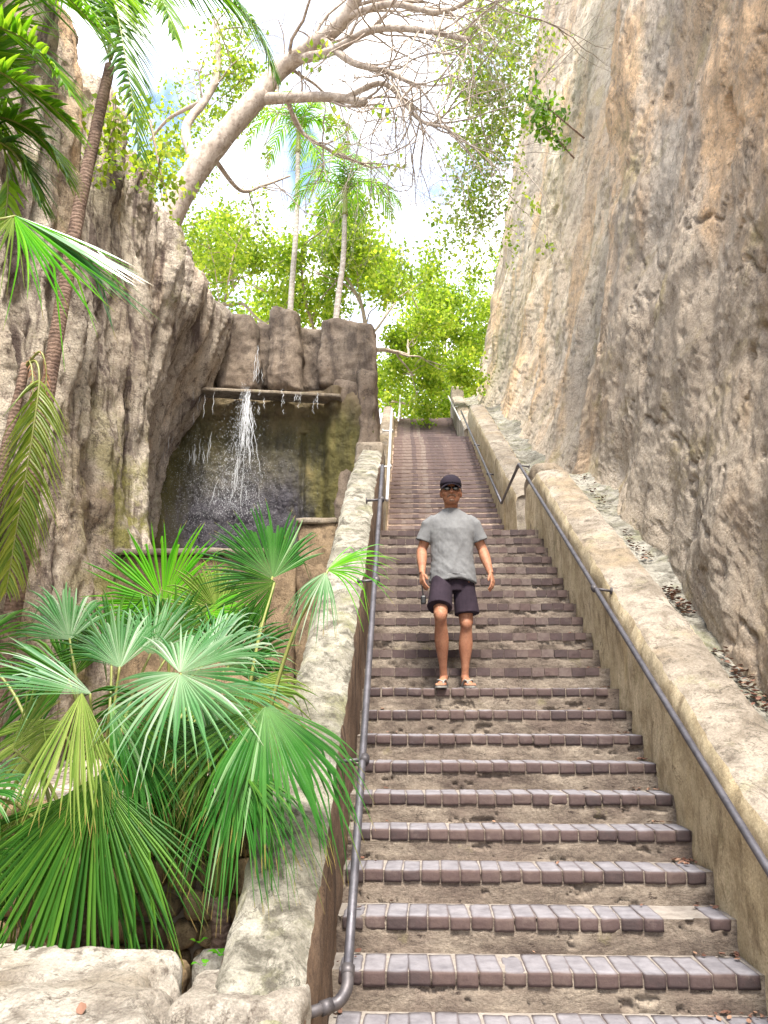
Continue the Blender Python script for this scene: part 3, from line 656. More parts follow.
def pillar(px0, px1, ptop, pbot, Y, dep, seed, tilt=0.0, m='pillar'):
    a = at(px0, ptop, Y); b = at(px1, pbot, Y); c = at(px0, pbot, Y); e = at(px1, ptop, Y)
    z0, z1 = b[2], a[2]
    c8 = [(c[0], Y, z0), (b[0], Y, z0), (c[0], Y + dep, z0), (b[0], Y + dep, z0), (a[0] + 0.05, Y + tilt, z1 - 0.04), (e[0] - 0.06, Y + tilt, z1 - 0.1), (a[0] + 0.08, Y + dep, z1), (e[0] - 0.1, Y + dep, z1)]
    v, f = rough_hex(c8, (28, 14, 44), 0.16, 0.07, 1.7, seed)
    v[:, 1] += 0.05 * fbm(v * [4, 1, 4] + seed, 3)
    mesh_obj('pillar', v, f, M[m], wf)
pillar(213, 258, 309, 388, 15.0, 1.2, 2.2, 0.1)
pillar(252, 276, 318, 388, 15.5, 1.0, 5.1)
pillar(266, 301, 302, 390, 14.9, 1.1, 9.7, 0.05)
pillar(296, 326, 322, 392, 15.45, 1.0, 14.2)
pillar(318, 377, 314, 384, 14.95, 1.0, 21.5, 0.12)
pillar(332, 362, 374, 545, 14.85, 0.9, 27.9)
pillar(354, 380, 366, 520, 14.80, 0.9, 33.3)
# water trough across the wall
a, b = at(163, 387, 14.6), at(341, 396, 14.6)
v, f = rough_hex([(a[0], 14.55, a[2] - .05), (b[0], 14.55, b[2] - .05), (a[0], 14.95, a[2] - .05), (b[0], 14.95, b[2] - .05), (a[0], 14.55, a[2] + .03), (b[0], 14.55, b[2] + .03), (a[0], 14.95, a[2] + .03), (b[0], 14.95, b[2] + .03)], (60, 4, 3), 0.02, 0.01, 3, 2)
mesh_obj('water_trough', v, f, M['coping'], wf)

# ---- falling water
def mk_water():
    n = NT('falling_water'); n.set((0.86, 0.90, 0.95), 0.25, None, 0.6)
    tr = n.t.nodes.new('ShaderNodeBsdfTransparent'); m = n.t.nodes.new('ShaderNodeMixShader'); m.inputs[0].default_value = 0.36
    n.L(tr.outputs[0], m.inputs[1]); n.L(n.b.outputs[0], m.inputs[2]); n.L(m.outputs[0], n.out.inputs[0]); return n.m
M['water'] = mk_water()
wfall = empty('waterfall', 'thin white waterfall spilling from the trough down the dark wall', 'waterfall')
OCT = np.array([(1, 0, 0), (-1, 0, 0), (0, 1, 0), (0, -1, 0), (0, 0, 1), (0, 0, -1)], float)
OCF = np.array([(0, 2, 4), (2, 1, 4), (1, 3, 4), (3, 0, 4), (2, 0, 5), (1, 2, 5), (3, 1, 5), (0, 3, 5)])
def drops(pos, wd, ln, name, m):
    n = len(pos); v = pos[:, None] + OCT[None] * np.stack([wd, wd, ln], -1)[:, None]
    f = (OCF[None] + (np.arange(n) * 6)[:, None, None]).reshape(-1, 3)
    return mesh_obj(name, v.reshape(-1, 3), f, m, wfall)
def strands(px, n, spread, z_end, rad, top=0.02, Y=14.5, seed=0, px_x=None, ln=(0.25, 0.9)):
    r = np.random.default_rng(seed + int(px)); p0 = at(px, 390, Y); mb = MB(); z0 = p0[2] + top
    for k in range(n):
        t0 = r.random() ** 1.25 * 0.9; t1 = min(1.0, t0 + r.uniform(*ln) / (z0 - z_end)); dx = r.normal(0, 1); dy = r.normal(0, 0.03); ps = []
        for t in np.linspace(t0, t1, 9):
            ps.append([p0[0] + dx * (0.022 + spread * t ** 1.2) + 0.012 * math.sin(t * 40 + k), Y - 0.22 * math.sqrt(t) + dy, z0 - t * (z0 - z_end)])
        w_ = rad * r.uniform(0.4, 1.3) * np.sin(np.linspace(0.12, math.pi - 0.12, 9)) * (1 - 0.4 * t0)
        mb.add(*tube(ps, w_ + 0.0006, 5))
    return mb.build('stream', M['water'], wfall)
strands(248, 46, 0.19, 5.2, 0.006)
strands(250, 26, 0.04, 6.3, 0.009)
for px in (168, 172, 178, 196, 203, 205, 214): strands(px, 4, 0.03, 6.0, 0.0045)
for px in (262, 285, 301, 318): strands(px, 5, 0.02, 7.0, 0.005, ln=(0.1, 0.3))
strands(257, 12, 0.05, 7.95, 0.007, top=1.05, Y=15.2, ln=(0.2, 0.5))
n = 2600; t = rng.random(n) ** 0.8
drops(np.stack([at(248, 390, 14.5)[0] - 0.1 * t + rng.normal(0, 1, n) * (0.03 + 0.30 * t), rng.uniform(14.1, 14.5, n), 7.6 - 2.6 * t], 1), rng.uniform(.002, .0055, n), rng.uniform(.004, .02, n), 'spray', M['water'])
n = 5200                                                                       # drifting spray
drops(np.stack([rng.normal(-3.7, 0.85, n), rng.uniform(13.9, 14.7, n), rng.normal(5.3, 0.70, n)], 1), rng.uniform(.0015, .0048, n), rng.uniform(.003, .010, n), 'spray', M['water'])

# ================================================================== HANDRAILS
def rail(pts, rad, m, label, brackets=(), joints=(), mj=None, bend=None):
    root = empty('handrail', label, 'handrail', 'pipe handrails along the stairs')
    mb = MB(); mb.add(*tube(pts, rad, 14)); mb.build('pipe', m, root)
    for p, q in brackets:
        mb = MB(); mb.add(*tube([p, q], rad * 0.55, 10))
        d = np.array(q) - np.array(p); d = d / np.linalg.norm(d)
        mb.add(*tube([np.array(p) - d * 0.012 + [0, -0.02, -0.012], np.array(p) - d * 0.012 + [0, 0.02, 0.012]], rad * 1.35, 12))
        mb.add(*tube([np.array(q) - d * 0.012, np.array(q)], rad * 1.5, 12)); mb.build('bracket', mj or m, root)
    for pth, rr in joints:
        mb = MB(); mb.add(*tube(pth, rr, 14)); mb.build('elbow', mj or m, root)
    return root
RR = 0.0205
# palm-side lower rail with its elbow into the wall
lo = at_x(346.5, 990, -0.26); hi = at_x(382.5, 466, -0.26)
d = (hi - lo) / np.linalg.norm(hi - lo)
pts = [lo + d * t for t in np.linspace(0.02, np.linalg.norm(hi - lo), 14)]
bk = []
for px, py in ((361, 728), (375, 592), (380.5, 512)):
    p = lo + d * min(np.linspace(0, np.linalg.norm(hi - lo), 400), key=lambda t: abs(t - (at_x(px, py, -0.26) - lo) @ d)); bk.append((p, (XL - 0.01, p[1], p[2] - 0.01)))
endp = np.array([XL - 0.03, lo[1] - 0.10, lo[2] - 0.055])
elb = spline([lo + d * 0.07, lo + d * 0.005, lo + np.array([-0.03, -0.025, -0.035]), lo + np.array([-0.075, -0.05, -0.045])], 6)
rail(pts, RR, M['steel'], 'steel pipe rail on the palm side with a dark elbow at its foot', bk,
     [(elb, RR * 1.22), (np.array([elb[-2], endp]), RR * 1.08), ([lo + d * 0.06, lo + d * 0.10], RR * 1.38), ([elb[-1] + [0.02, .012, .003], elb[-1] + [-0.02, -.012, -.003]], RR * 1.38)], M['iron'])
# palm-side upper rail
a = at_x(387, 500, -0.27); b = at_x(391.8, 409, -0.27)
rail([a + (b - a) * t for t in np.linspace(0, 1, 8)], 0.024, M['pale_steel'], 'pale pipe rail on the pillar side of the upper flight', [((a + (b - a) * .3), (a + (b - a) * .3) + [-0.13, 0, 0]), ((a + (b - a) * .7), (a + (b - a) * .7) + [-0.13, 0, 0])])
# cliff-side lower rail, turning down at the landing
xr = 1.585
p0 = at_x(733, 812, xr); p1 = at_x(519, 464, xr); d = (p1 - p0) / np.linalg.norm(p1 - p0)
q = at_x(501.5, 503, 1.60)
pts = list(p0 + d * t for t in np.linspace(-2.2, np.linalg.norm(p1 - p0) - 0.04, 20))
bk = []
for px, py in ((596, 585),):
    c = at_x(px, py, xr); p = p0 + d * ((c - p0) @ d); bk.append((p, (XR + 0.03, p[1], p[2] - 0.02)))
for k in (-0.9, 7.6):
    p = p0 + d * k; bk.append((p, (XR + 0.03, p[1], p[2] - 0.02)))
mid = p1 + (q - p1) * 0.5
rail(pts, RR, M['steel'], 'steel pipe rail on the cliff side of the lower flight, bent down at the landing', bk,
     [(spline([p1 - d * 0.10, p1 - d * 0.01, p1 + (q - p1) * 0.04, p1 + (q - p1) * 0.10], 5), RR * 1.15), ([p1 + (q - p1) * t for t in (0.05, 0.5, 1.0)], RR)], M['iron'])
b = at_x(461, 411, 1.60); d = (b - q) / np.linalg.norm(b - q)
bk = []
for t in (2.2, 5.2): p = q + d * t; bk.append((p, (XR + 0.02, p[1], p[2] - 0.02)))
rail([q + d * t for t in np.linspace(0, np.linalg.norm(b - q), 8)], 0.024, M['steel'], 'steel pipe rail on the cliff side of the middle flight', bk)
a = at_x(463, 408, 1.60); b2 = a + np.array([0, 0, -0.9])
c = at_x(456, 430, 1.60)
a3 = np.array([1.58, 22.3, 9.75]); c3 = np.array([1.58, 28.6, 13.05])
rail([a3 + (c3 - a3) * t for t in np.linspace(0, 1, 6)], 0.024, M['pale_steel'], 'pale pipe rail on the cliff side near the head of the stairs', [(a3 + (c3 - a3) * .5, a3 + (c3 - a3) * .5 + [0.13, 0, 0])])
a3 = np.array([-0.27, 22.3, 9.75]); c3 = np.array([-0.27, 28.9, 13.2])
rail([a3 + (c3 - a3) * t for t in np.linspace(0, 1, 6)], 0.024, M['pale_steel'], 'pale pipe rail opposite, near the head of the stairs', [(c3, c3 + [0, 0, -1.0])])

# ================================================================== PALMS
def unit(v): v = np.asarray(v, float); return v / (np.linalg.norm(v) + 1e-12)
def fan_blade(name, hub, axis, normal, Rr, spread, mats, parent, nseg=36, droop=0.25, cup=0.12, join=0.57, seed=0, asym=0.0, ragged=0.12, k_pts=10, split=None):
    r = np.random.default_rng(seed); a = unit(axis); n = np.asarray(normal, float); n = unit(n - a * (n @ a)); b = np.cross(n, a)
    hub = np.asarray(hub, float); dphi = R(spread) / nseg; mb = MB(); TI = []; wob = r.uniform(0, 6)
    for i in range(nseg):
        ph = (i + 0.5 - nseg / 2) * dphi
        edge = abs(2 * (i + 0.5) / nseg - 1)
        d = math.cos(ph) * a + math.sin(ph) * b; s = -math.sin(ph) * a + math.cos(ph) * b
        L = 1.06 * Rr * (1.0 - 0.22 * edge ** 2 + asym * math.sin(ph)) * r.uniform(1 - ragged, 1 + ragged * 0.3)
        js = join * r.uniform(0.8, 1.12); tipd = r.normal(0, 0.11); extra = r.uniform(0.6, 3.2); ph += r.normal(0, dphi * 0.12)
        if r.random() < 0.035: continue
        P = []; kink = r.uniform(0.55, 0.9) if r.random() < 0.22 else 9; kd = r.uniform(0.5, 1.3)
        wave = 0.09 * math.sin(ph * 2.3 + wob) + 0.05 * math.sin(ph * 5.1 + 2 * wob) + r.normal(0, 0.03)
        for u in np.linspace(0.015, 1, k_pts):
            rr = u * L
            wj = rr * math.tan(dphi / 2)
            w = wj if u < js else js * L * math.tan(dphi / 2) * max(0.0, (1 - u) / (1 - js)) ** 0.8 + 0.0006
            c = hub + d * rr + n * (cup * rr * (1 - 0.45 * u)) + s * tipd * rr * max(0, u - js)
            dz = droop * Rr * (0.35 * u ** 2 + extra * 1.3 * max(0, u - js) ** 2)
            c = c + n * wave * rr + np.array([0, 0, -dz - kd * max(0, u - kink) * L]) - d * 0.5 * max(0, u - kink) * L
            TI += [u] * 3
            fold = w * 0.85
            P += [c - s * w - n * fold * 0.5, c + n * fold * 0.5, c + s * w - n * fold * 0.5]
        m = 0
        if split: m = 1 if (i / nseg) < split else 0
        f = grid_faces(k_pts, 3)
        mb.add(P, f, m)
    o = mb.build(name, mats, parent, smooth=False)
    tip = o.data.attributes.new('tip', 'FLOAT', 'POINT'); tip.data.foreach_set('value', np.array(TI, np.float32)); return o
def frond(plant, hub, base, axis, normal, Rr, spread, mats, seed, **kw):
    if not isinstance(mats, (list, tuple)): mats = [mats]
    bl = fan_blade('frond', hub, axis, normal, Rr, spread, mats, plant, seed=seed, **kw)
    hub = np.asarray(hub, float); base = np.asarray(base, float)
    mid = base * 0.45 + hub * 0.55 + np.array([0, 0.03, 0.16 * np.linalg.norm(hub - base)])
    pts = spline([base, mid, hub + unit(axis) * 0.01], 8)
    mb = MB(); mb.add(*tube(pts, np.linspace(0.013, 0.006, len(pts)), 7)); mb.build('petiole', M['petiole'], bl)
    return bl
def stem(plant, base, h, rad, m='palm_bark'):
    p = np.array([np.asarray(base) + [0.02 * math.sin(t * 3), 0.02 * math.cos(t * 2), t * h] for t in np.linspace(0, 1, 10)])
    v, f = tube(p, np.linspace(rad, rad * 0.75, 10), 12); v = v + 0.01 * vnoise(v * 12, 2)
    mb = MB(); mb.add(v, f); mb.build('trunk', M[m], plant)

pa = empty('fan_palm', 'large fan palm behind the rock ledge, painted with pale sheen above with a big hanging leaf', 'fan palm', 'fan palms in the garden')
BA = np.array([-1.62, 4.22, 0.62]); stem(pa, (-1.62, 4.22, 0.2), 0.45, 0.075)
K = lambda px, Y: px * Y / F_PX
for hub, Y, ax, nrm, rp, spd, m, kw in [
    ((97, 775), 3.92, (0.03, -0.22, -1), (0, -1, 0.15), 182, 118, 'fan_dark', dict(droop=0.12, cup=0.10, join=0.62, nseg=66)),
    ((88, 790), 4.02, (-0.25, 0.0, -1), (0, -1, 0.1), 166, 120, 'fan_dark', dict(droop=0.15, cup=0.05, join=0.6, nseg=60)),
    ((82, 692), 3.95, (0.12, -0.28, -1), (0.1, -1, 0.2), 122, 58, 'fan_olive', dict(droop=0.12, cup=0.2, join=0.66, nseg=30)),
    ((92, 694), 4.02, (-0.85, -0.25, 0.32), (0.1, -0.55, 0.85), 108, 62, 'fan_sheen', dict(droop=0.10, cup=0.05, join=0.6, nseg=30)),
    ((120, 668), 4.25, (-0.30, 0.35, 0.85), (0.0, -0.8, 0.6), 84, 120, 'fan_sheen', dict(droop=0.25, cup=0.05, nseg=34)),
    ((180, 673), 3.95, (0.55, -0.20, -0.20), (0.0, -0.88, 0.48), 98, 330, 'fan_sheen', dict(droop=0.14, cup=0.06, nseg=60, join=0.42)),
    ((208, 660), 4.35, (0.55, 0.2, 0.62), (0.0, -0.6, 0.8), 86, 130, 'fan_sheen', dict(droop=0.35, cup=0.08, nseg=38)),
    ((110, 705), 4.1, (0.75, -0.3, -0.55), (0.2, -0.7, 0.7), 115, 70, 'fan_gloss', dict(droop=0.3, cup=0.1, nseg=30)),
    ((150, 715), 4.3, (0.5, -0.1, -0.85), (0.1, -0.9, 0.4), 105, 110, 'fan_dark', dict(droop=0.3, cup=0.1, nseg=34)),
    ((12, 750), 4.05, (0.62, -0.1, 0.72), (0, -0.9, 0.4), 82, 62, 'fan_olive', dict(droop=0.1, cup=0.1, nseg=26)),
    ((70, 640), 4.45, (-0.35, 0.2, 0.75), (0.0, -0.75, 0.65), 78, 130, 'fan_sheen', dict(droop=0.3, cup=0.08, nseg=36)),
    ((150, 655), 4.5, (0.1, 0.3, 0.8), (0.0, -0.8, 0.6), 82, 120, 'fan_sheen', dict(droop=0.25, cup=0.06, nseg=36)),
    ((195, 690), 4.2, (0.75, -0.25, -0.30), (0.1, -0.65, 0.75), 108, 90, 'fan_sheen', dict(droop=0.35, cup=0.1, nseg=32)),
    ((60, 720), 4.25, (-0.6, -0.1, -0.6), (0.0, -0.9, 0.45), 100, 100, 'fan_olive', dict(droop=0.3, cup=0.1, nseg=32)),
    ((130, 730), 4.1, (0.15, -0.3, -0.9), (0.1, -0.95, 0.3), 110, 70, 'fan_gloss', dict(droop=0.2, cup=0.15, nseg=26)),
    ((195, 720), 4.35, (0.0, -0.1, -0.95), (0.0, -0.95, 0.3), 120, 120, 'fan_dark', dict(droop=0.25, cup=0.1, nseg=40)),
    ((40, 800), 4.15, (-0.3, 0.0, -0.95), (0, -1, 0.15), 130, 90, 'fan_olive', dict(droop=0.2, cup=0.1, nseg=34)),
    ((112, 655), 4.9, (-0.2, 0.1, 0.9), (0.0, -0.95, 0.3), 78, 170, 'fan_dark', dict(droop=0.2, cup=0.08, nseg=40)),
    ((170, 652), 4.9, (0.1, 0.1, 0.9), (0.0, -0.9, 0.4), 80, 150, 'fan_dark', dict(droop=0.25, cup=0.08, nseg=36)),
    ((228, 668), 4.8, (0.4, 0.0, 0.7), (0.0, -0.9, 0.4), 84, 170, 'fan_gloss', dict(droop=0.25, cup=0.08, nseg=40)),
    ((70, 680), 4.9, (-0.5, 0.0, 0.3), (0.0, -0.9, 0.4), 84, 200, 'fan_dark', dict(droop=0.3, cup=0.08, nseg=44)),
    ((240, 690), 4.6, (0.3, -0.2, -0.5), (0.0, -0.9, 0.4), 84, 200, 'fan_olive', dict(droop=0.3, cup=0.08, nseg=44)),
    ((160, 700), 4.7, (0.0, -0.2, -0.6), (0.0, -0.9, 0.4), 96, 220, 'fan_dark', dict(droop=0.3, cup=0.08, nseg=50)),
    ((-28, 792), 3.95, (0.9, -0.2, 0.15), (0, -0.7, 0.7), 66, 120, 'fan_gloss', dict(droop=0.35, cup=0.1, nseg=30)),
    ((-22, 850), 3.95, (0.75, -0.2, -0.3), (0, -0.8, 0.5), 70, 100, 'fan_dark', dict(droop=0.3, cup=0.1, nseg=30)),
    ((-30, 650), 4.4, (0.85, 0, 0.45), (0, -0.8, 0.6), 76, 80, 'fan_dark', dict(droop=0.2, cup=0.1, nseg=26))]:
    frond(pa, at(*hub, Y), BA + rng.normal(0, 0.02, 3), ax, nrm, K(rp, Y), spd, M[m], int(rng.integers(999)), **kw)

pb = empty('fan_palm', 'glossy green fan palm leaning its leaves over the palm-side parapet', 'fan palm', 'fan palms in the garden')
BB = np.array([-0.98, 4.35, 0.62]); stem(pb, (-0.98, 4.35, 0.2), 0.45, 0.06)
for hub, Y, ax, nrm, rp, spd, m, kw in [
    ((265, 706), 3.95, (0.42, -0.40, -0.75), (0.15, -0.75, 0.65), 128, 110, 'fan_gloss', dict(droop=0.45, cup=0.15, join=0.6, nseg=40)),
    ((263, 707), 4.0, (-0.55, -0.30, -0.75), (-0.15, -0.85, 0.5), 105, 95, 'fan_dark', dict(droop=0.35, cup=0.12, join=0.6, nseg=34)),
    ((238, 768), 3.75, (0.10, -0.35, -0.92), (-0.1, -0.9, 0.4), 104, 88, 'fan_gloss', dict(droop=0.25, cup=0.16, join=0.5, nseg=34)),
    ((239, 767), 3.76, (0.82, -0.30, -0.50), (0.3, -0.6, 0.75), 102, 46, 'fan_dark', dict(droop=0.35, cup=0.1, join=0.4, nseg=16)),
    ((273, 578), 4.75, (-0.38, 0.12, 0.85), (0.35, -0.9, 0.15), 84, 165, 'fan_gloss', dict(droop=0.08, cup=0.15, nseg=44)),
    ((276, 582), 4.7, (-0.75, -0.1, -0.35), (0.1, -0.95, 0.3), 66, 110, 'fan_dark', dict(droop=0.12, cup=0.1, nseg=30)),
    ((327, 570), 4.25, (0.88, -0.15, 0.28), (0.1, -0.6, 0.75), 76, 112, 'fan_bright', dict(droop=0.22, cup=0.05, nseg=20, join=0.3)),
    ((326, 572), 4.22, (-0.30, -0.35, -0.85), (0.0, -0.85, 0.55), 60, 80, 'fan_sheen', dict(droop=0.2, cup=0.1, nseg=20, join=0.4)),
    ((225, 735), 4.3, (-0.1, -0.1, -0.95), (0, -0.95, 0.3), 110, 120, 'fan_olive', dict(droop=0.2, cup=0.1, nseg=34))]:
    frond(pb, at(*hub, Y), BB + rng.normal(0, 0.02, 3), ax, nrm, K(rp, Y), spd, M[m], int(rng.integers(999)), **kw)

pc = empty('fan_palm', 'bright backlit green fan palm in front of the pool wall', 'fan palm', 'fan palms in the garden')
BC = np.array([-1.62, 5.5, 1.4]); stem(pc, (-1.62, 5.5, 1.0), 0.42, 0.05)
for hub, Y, ax, nrm, rp, spd, m, kw in [
    ((163, 602), 5.3, (-0.30, 0.05, 0.9), (0.05, -1, 0.15), 92, 225, 'fan_bright', dict(droop=0.06, cup=0.06, nseg=54, join=0.5)),
    ((218, 612), 5.2, (-0.45, -0.1, 0.55), (0.0, -0.9, 0.4), 62, 190, 'fan_olive', dict(droop=0.12, cup=0.08, nseg=44)),
    ((205, 612), 5.1, (0.8, -0.2, 0.05), (0.1, -0.8, 0.6), 58, 110, 'fan_bright', dict(droop=0.3, cup=0.08, nseg=26))]:
    frond(pc, at(*hub, Y), BC + rng.normal(0, 0.02, 3), ax, nrm, K(rp, Y), spd, M[m], int(rng.integers(999)), **kw)

pd = empty('fan_palm', 'tall fan palm reaching one big leaf with a painted glare edge in from the left over the cliff', 'fan palm', 'fan palms in the garden')
hub = at(14, 215, 3.4)
mb = MB(); v, f = tube(spline([(-3.0, 3.0, 0.0), (-2.95, 3.1, 1.6), (-2.75, 3.2, 3.2)], 8), np.linspace(0.09, 0.06, 17), 12); mb.add(v, f); mb.build('trunk', M['palm_bark'], pd)
frond(pd, hub, (-2.75, 3.2, 3.2), (0.70, -0.12, -0.70), (0.25, -0.90, 0.30), K(172, 3.4), 52, M['fan_bright'], 77, droop=0.05, cup=0.14, join=0.42, nseg=18)
frond(pd, hub, (-2.75, 3.2, 3.2), (0.80, 0.05, -0.55), (0.35, -0.70, 0.60), K(188, 3.4), 30, M['fan_gloss'], 76, droop=0.05, cup=0.14, join=0.5, nseg=12)
frond(pd, hub, (-2.75, 3.2, 3.2), (0.80, 0.15, -0.47), (0.40, -0.50, 0.75), K(170, 3.4), 30, M['fan_sheen'], 78, droop=0.03, cup=0.1, join=0.66, nseg=12)  # pale extra blade paints sun glare along the leaf's upper edge
frond(pd, hub, (-2.75, 3.2, 3.2), (0.10, -0.2, -1), (0.3, -0.9, 0.3), K(98, 3.4), 74, M['fan_olive'], 79, droop=0.05, cup=0.1, join=0.2, nseg=14)

def pinnate(name, pts, leaf, n, m, parent, seed, hang=0.5, sweep=0.55, width=0.02, up=(0, 0, 1), rach=0.012, start=0.12, stiff=0.5):
    r = np.random.default_rng(seed); P = spline(pts, 14); t, A, B = frames(P)
    seg = np.concatenate([[0], np.cumsum(np.linalg.norm(np.diff(P, axis=0), axis=1))]); L = seg[-1]
    mb = MB()
    for k in range(n):
        u = start + (1 - start) * (k + r.uniform(-0.3, 0.3)) / n; u = min(max(u, 0.01), 0.995)
        p = np.array([np.interp(u * L, seg, P[:, c]) for c in range(3)]); q = np.array([np.interp(min(u * L + 0.03 * L, L), seg, P[:, c]) for c in range(3)])
        q0 = np.array([np.interp(max(u * L - 0.03 * L, 0), seg, P[:, c]) for c in range(3)]); tan = unit(q - q0)
        side = np.cross(tan, up); side = unit(side) if np.linalg.norm(side) > 0.15 else np.array([1.0, 0, 0])
        nrm = unit(np.cross(side, tan))
        prof = math.sin(math.pi * min(1, 0.18 + 0.80 * u)) ** 0.6
        for sg in (-1, 1):
            ln = leaf * prof * r.uniform(0.82, 1.08)
            d = unit(side * sg * (1 - sweep * 0.5) + tan * (sweep + 0.35 * u) + nrm * r.uniform(0.05, 0.3) + r.normal(0, 0.06, 3))
            wv = unit(np.cross(d, nrm)); Q = []
            for s in np.linspace(0, 1, 6):
                c = p + d * ln * s + np.array([0, 0, -1]) * hang * ln * (s ** 2) * r.uniform(0.9, 1.1)
                ww = width * min(1.0, 0.5 + 2.0 * s) * (1 - s) ** 0.8
                ww = max(ww, 0.0006)
                Q += [c - wv * ww, c + nrm * ww * 0.5, c + wv * ww]
            mb.add(Q, grid_faces(6, 3))
    o = mb.build(name, m if isinstance(m, list) else [m], parent, smooth=False)
    rb = MB(); rb.add(*tube(P, np.linspace(rach, rach * 0.3, len(P)), 6)); rb.build('rachis', M['petiole'], o)
    return o
def palm_trunk(pts, r0, r1, parent, m, rough=0.006):
    p = spline(pts, 12); v, f = tube(p, np.linspace(r0, r1, len(p)), 14); v = v + rough * vnoise(v * 10, 2)
    mb = MB(); mb.add(v, f); return mb.build('trunk', M[m], parent)
def px3(lst): return [at(*q) for q in lst]

p1 = empty('coconut_palm', 'leaning dark-ringed coconut palm with drooping fronds against the fluted cliff', 'palm tree', 'feather palms by the cliff')
palm_trunk([at(-14, 760, 6.1), at(15, 600, 6.15), at(47, 395, 6.2), at(75, 230, 6.2), at(96, 130, 6.2), at(110, 66, 6.2)], 0.075, 0.048, p1, 'palm_bark')
for k, (pts, lf, n, m, hg) in enumerate([
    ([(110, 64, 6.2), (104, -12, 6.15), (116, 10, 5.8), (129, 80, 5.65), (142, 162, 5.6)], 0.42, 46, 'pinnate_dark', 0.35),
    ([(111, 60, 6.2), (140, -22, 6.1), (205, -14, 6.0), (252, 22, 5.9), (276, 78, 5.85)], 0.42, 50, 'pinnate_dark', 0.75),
    ([(111, 60, 6.2), (134, -12, 6.0), (160, -2, 5.7), (176, 40, 5.6)], 0.36, 36, 'pinnate', 0.6),
    ([(110, 60, 6.2), (80, -14, 6.3), (40, -10, 6.4), (8, 40, 6.4)], 0.42, 40, 'pinnate', 0.6),
    ([(110, 60, 6.2), (112, -40, 6.5), (150, -80, 6.9), (215, -90, 7.2)], 0.45, 36, 'pinnate', 0.6)]):
    pinnate('frond', px3(pts), lf * 1.15, int(n * 1.3), M[m], p1, 300 + k, hang=hg, width=0.022)
p2 = empty('coconut_palm', 'young palm at the very left edge with broad sunlit fronds crossing the cliff top', 'palm tree', 'feather palms by the cliff')
palm_trunk([(-3.3, 4.0, 0), (-3.1, 4.1, 2.5), (-2.72, 4.2, 4.5)], 0.09, 0.07, p2, 'palm_bark')
C0 = np.array([-2.72, 4.2, 4.5])
for k, (pts, lf, n, m, hg) in enumerate([
    ([(-20, -38, 4.1), (40, -46, 4.0), (90, -34, 3.9), (135, 0, 3.85)], 0.62, 40, 'pinnate', 0.95),
    ([(-30, -20, 4.0), (10, -25, 3.9), (55, -12, 3.85), (100, 30, 3.8)], 0.50, 36, 'pinnate', 0.7),
    ([(-30, 30, 4.0), (5, 30, 3.9), (40, 52, 3.85), (72, 96, 3.8)], 0.42, 36, 'pinnate', 0.55),
    ([(-30, 60, 4.0), (0, 72, 3.9), (40, 98, 3.9), (78, 130, 3.9)], 0.38, 36, 'pinnate', 0.45),
    ([(-30, 120, 4.2), (4, 118, 4.1), (40, 138, 4.1), (68, 178, 4.1)], 0.36, 40, 'pinnate', 0.8),
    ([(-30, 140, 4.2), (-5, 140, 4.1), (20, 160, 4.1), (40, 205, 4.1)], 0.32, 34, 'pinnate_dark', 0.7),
    ([(-20, 60, 4.3), (0, 130, 4.2), (8, 180, 4.2), (4, 230, 4.2)], 0.28, 28, 'pinnate', 0.5)]):
    pinnate('frond', [C0] + px3(pts), lf * 1.3, int(n * 1.35), M[m], p2, 330 + k, hang=hg * 0.4, width=0.022, start=0.3)
p3 = empty('young_palm', 'thin sheathed palm stem at the left edge with one yellowing frond hanging down', 'palm tree', 'feather palms by the cliff')
palm_trunk([at(-60, 760, 5.9), at(-22, 600, 5.9), at(2, 470, 5.9), at(14, 415, 5.9), at(26, 364, 5.9)], 0.055, 0.035, p3, 'palm_bark')
pinnate('frond', px3([(26, 366, 5.9), (36, 362, 5.8), (39, 385, 5.75), (30, 450, 5.7), (18, 520, 5.7), (6, 592, 5.7)]), 0.36, 52, M['pinnate_yellow'], p3, 361, hang=0.55, width=0.015, start=0.18)
pinnate('frond', px3([(26, 366, 5.9), (40, 352, 5.85), (46, 372, 5.85), (44, 410, 5.85)]), 0.08, 12, M['dry_frond'], p3, 362, hang=0.8, width=0.008)
pinnate('frond', px3([(24, 370, 5.9), (30, 362, 5.85), (33, 385, 5.8), (31, 420, 5.8)]), 0.06, 10, M['dry_frond'], p3, 363, hang=0.8, width=0.008)

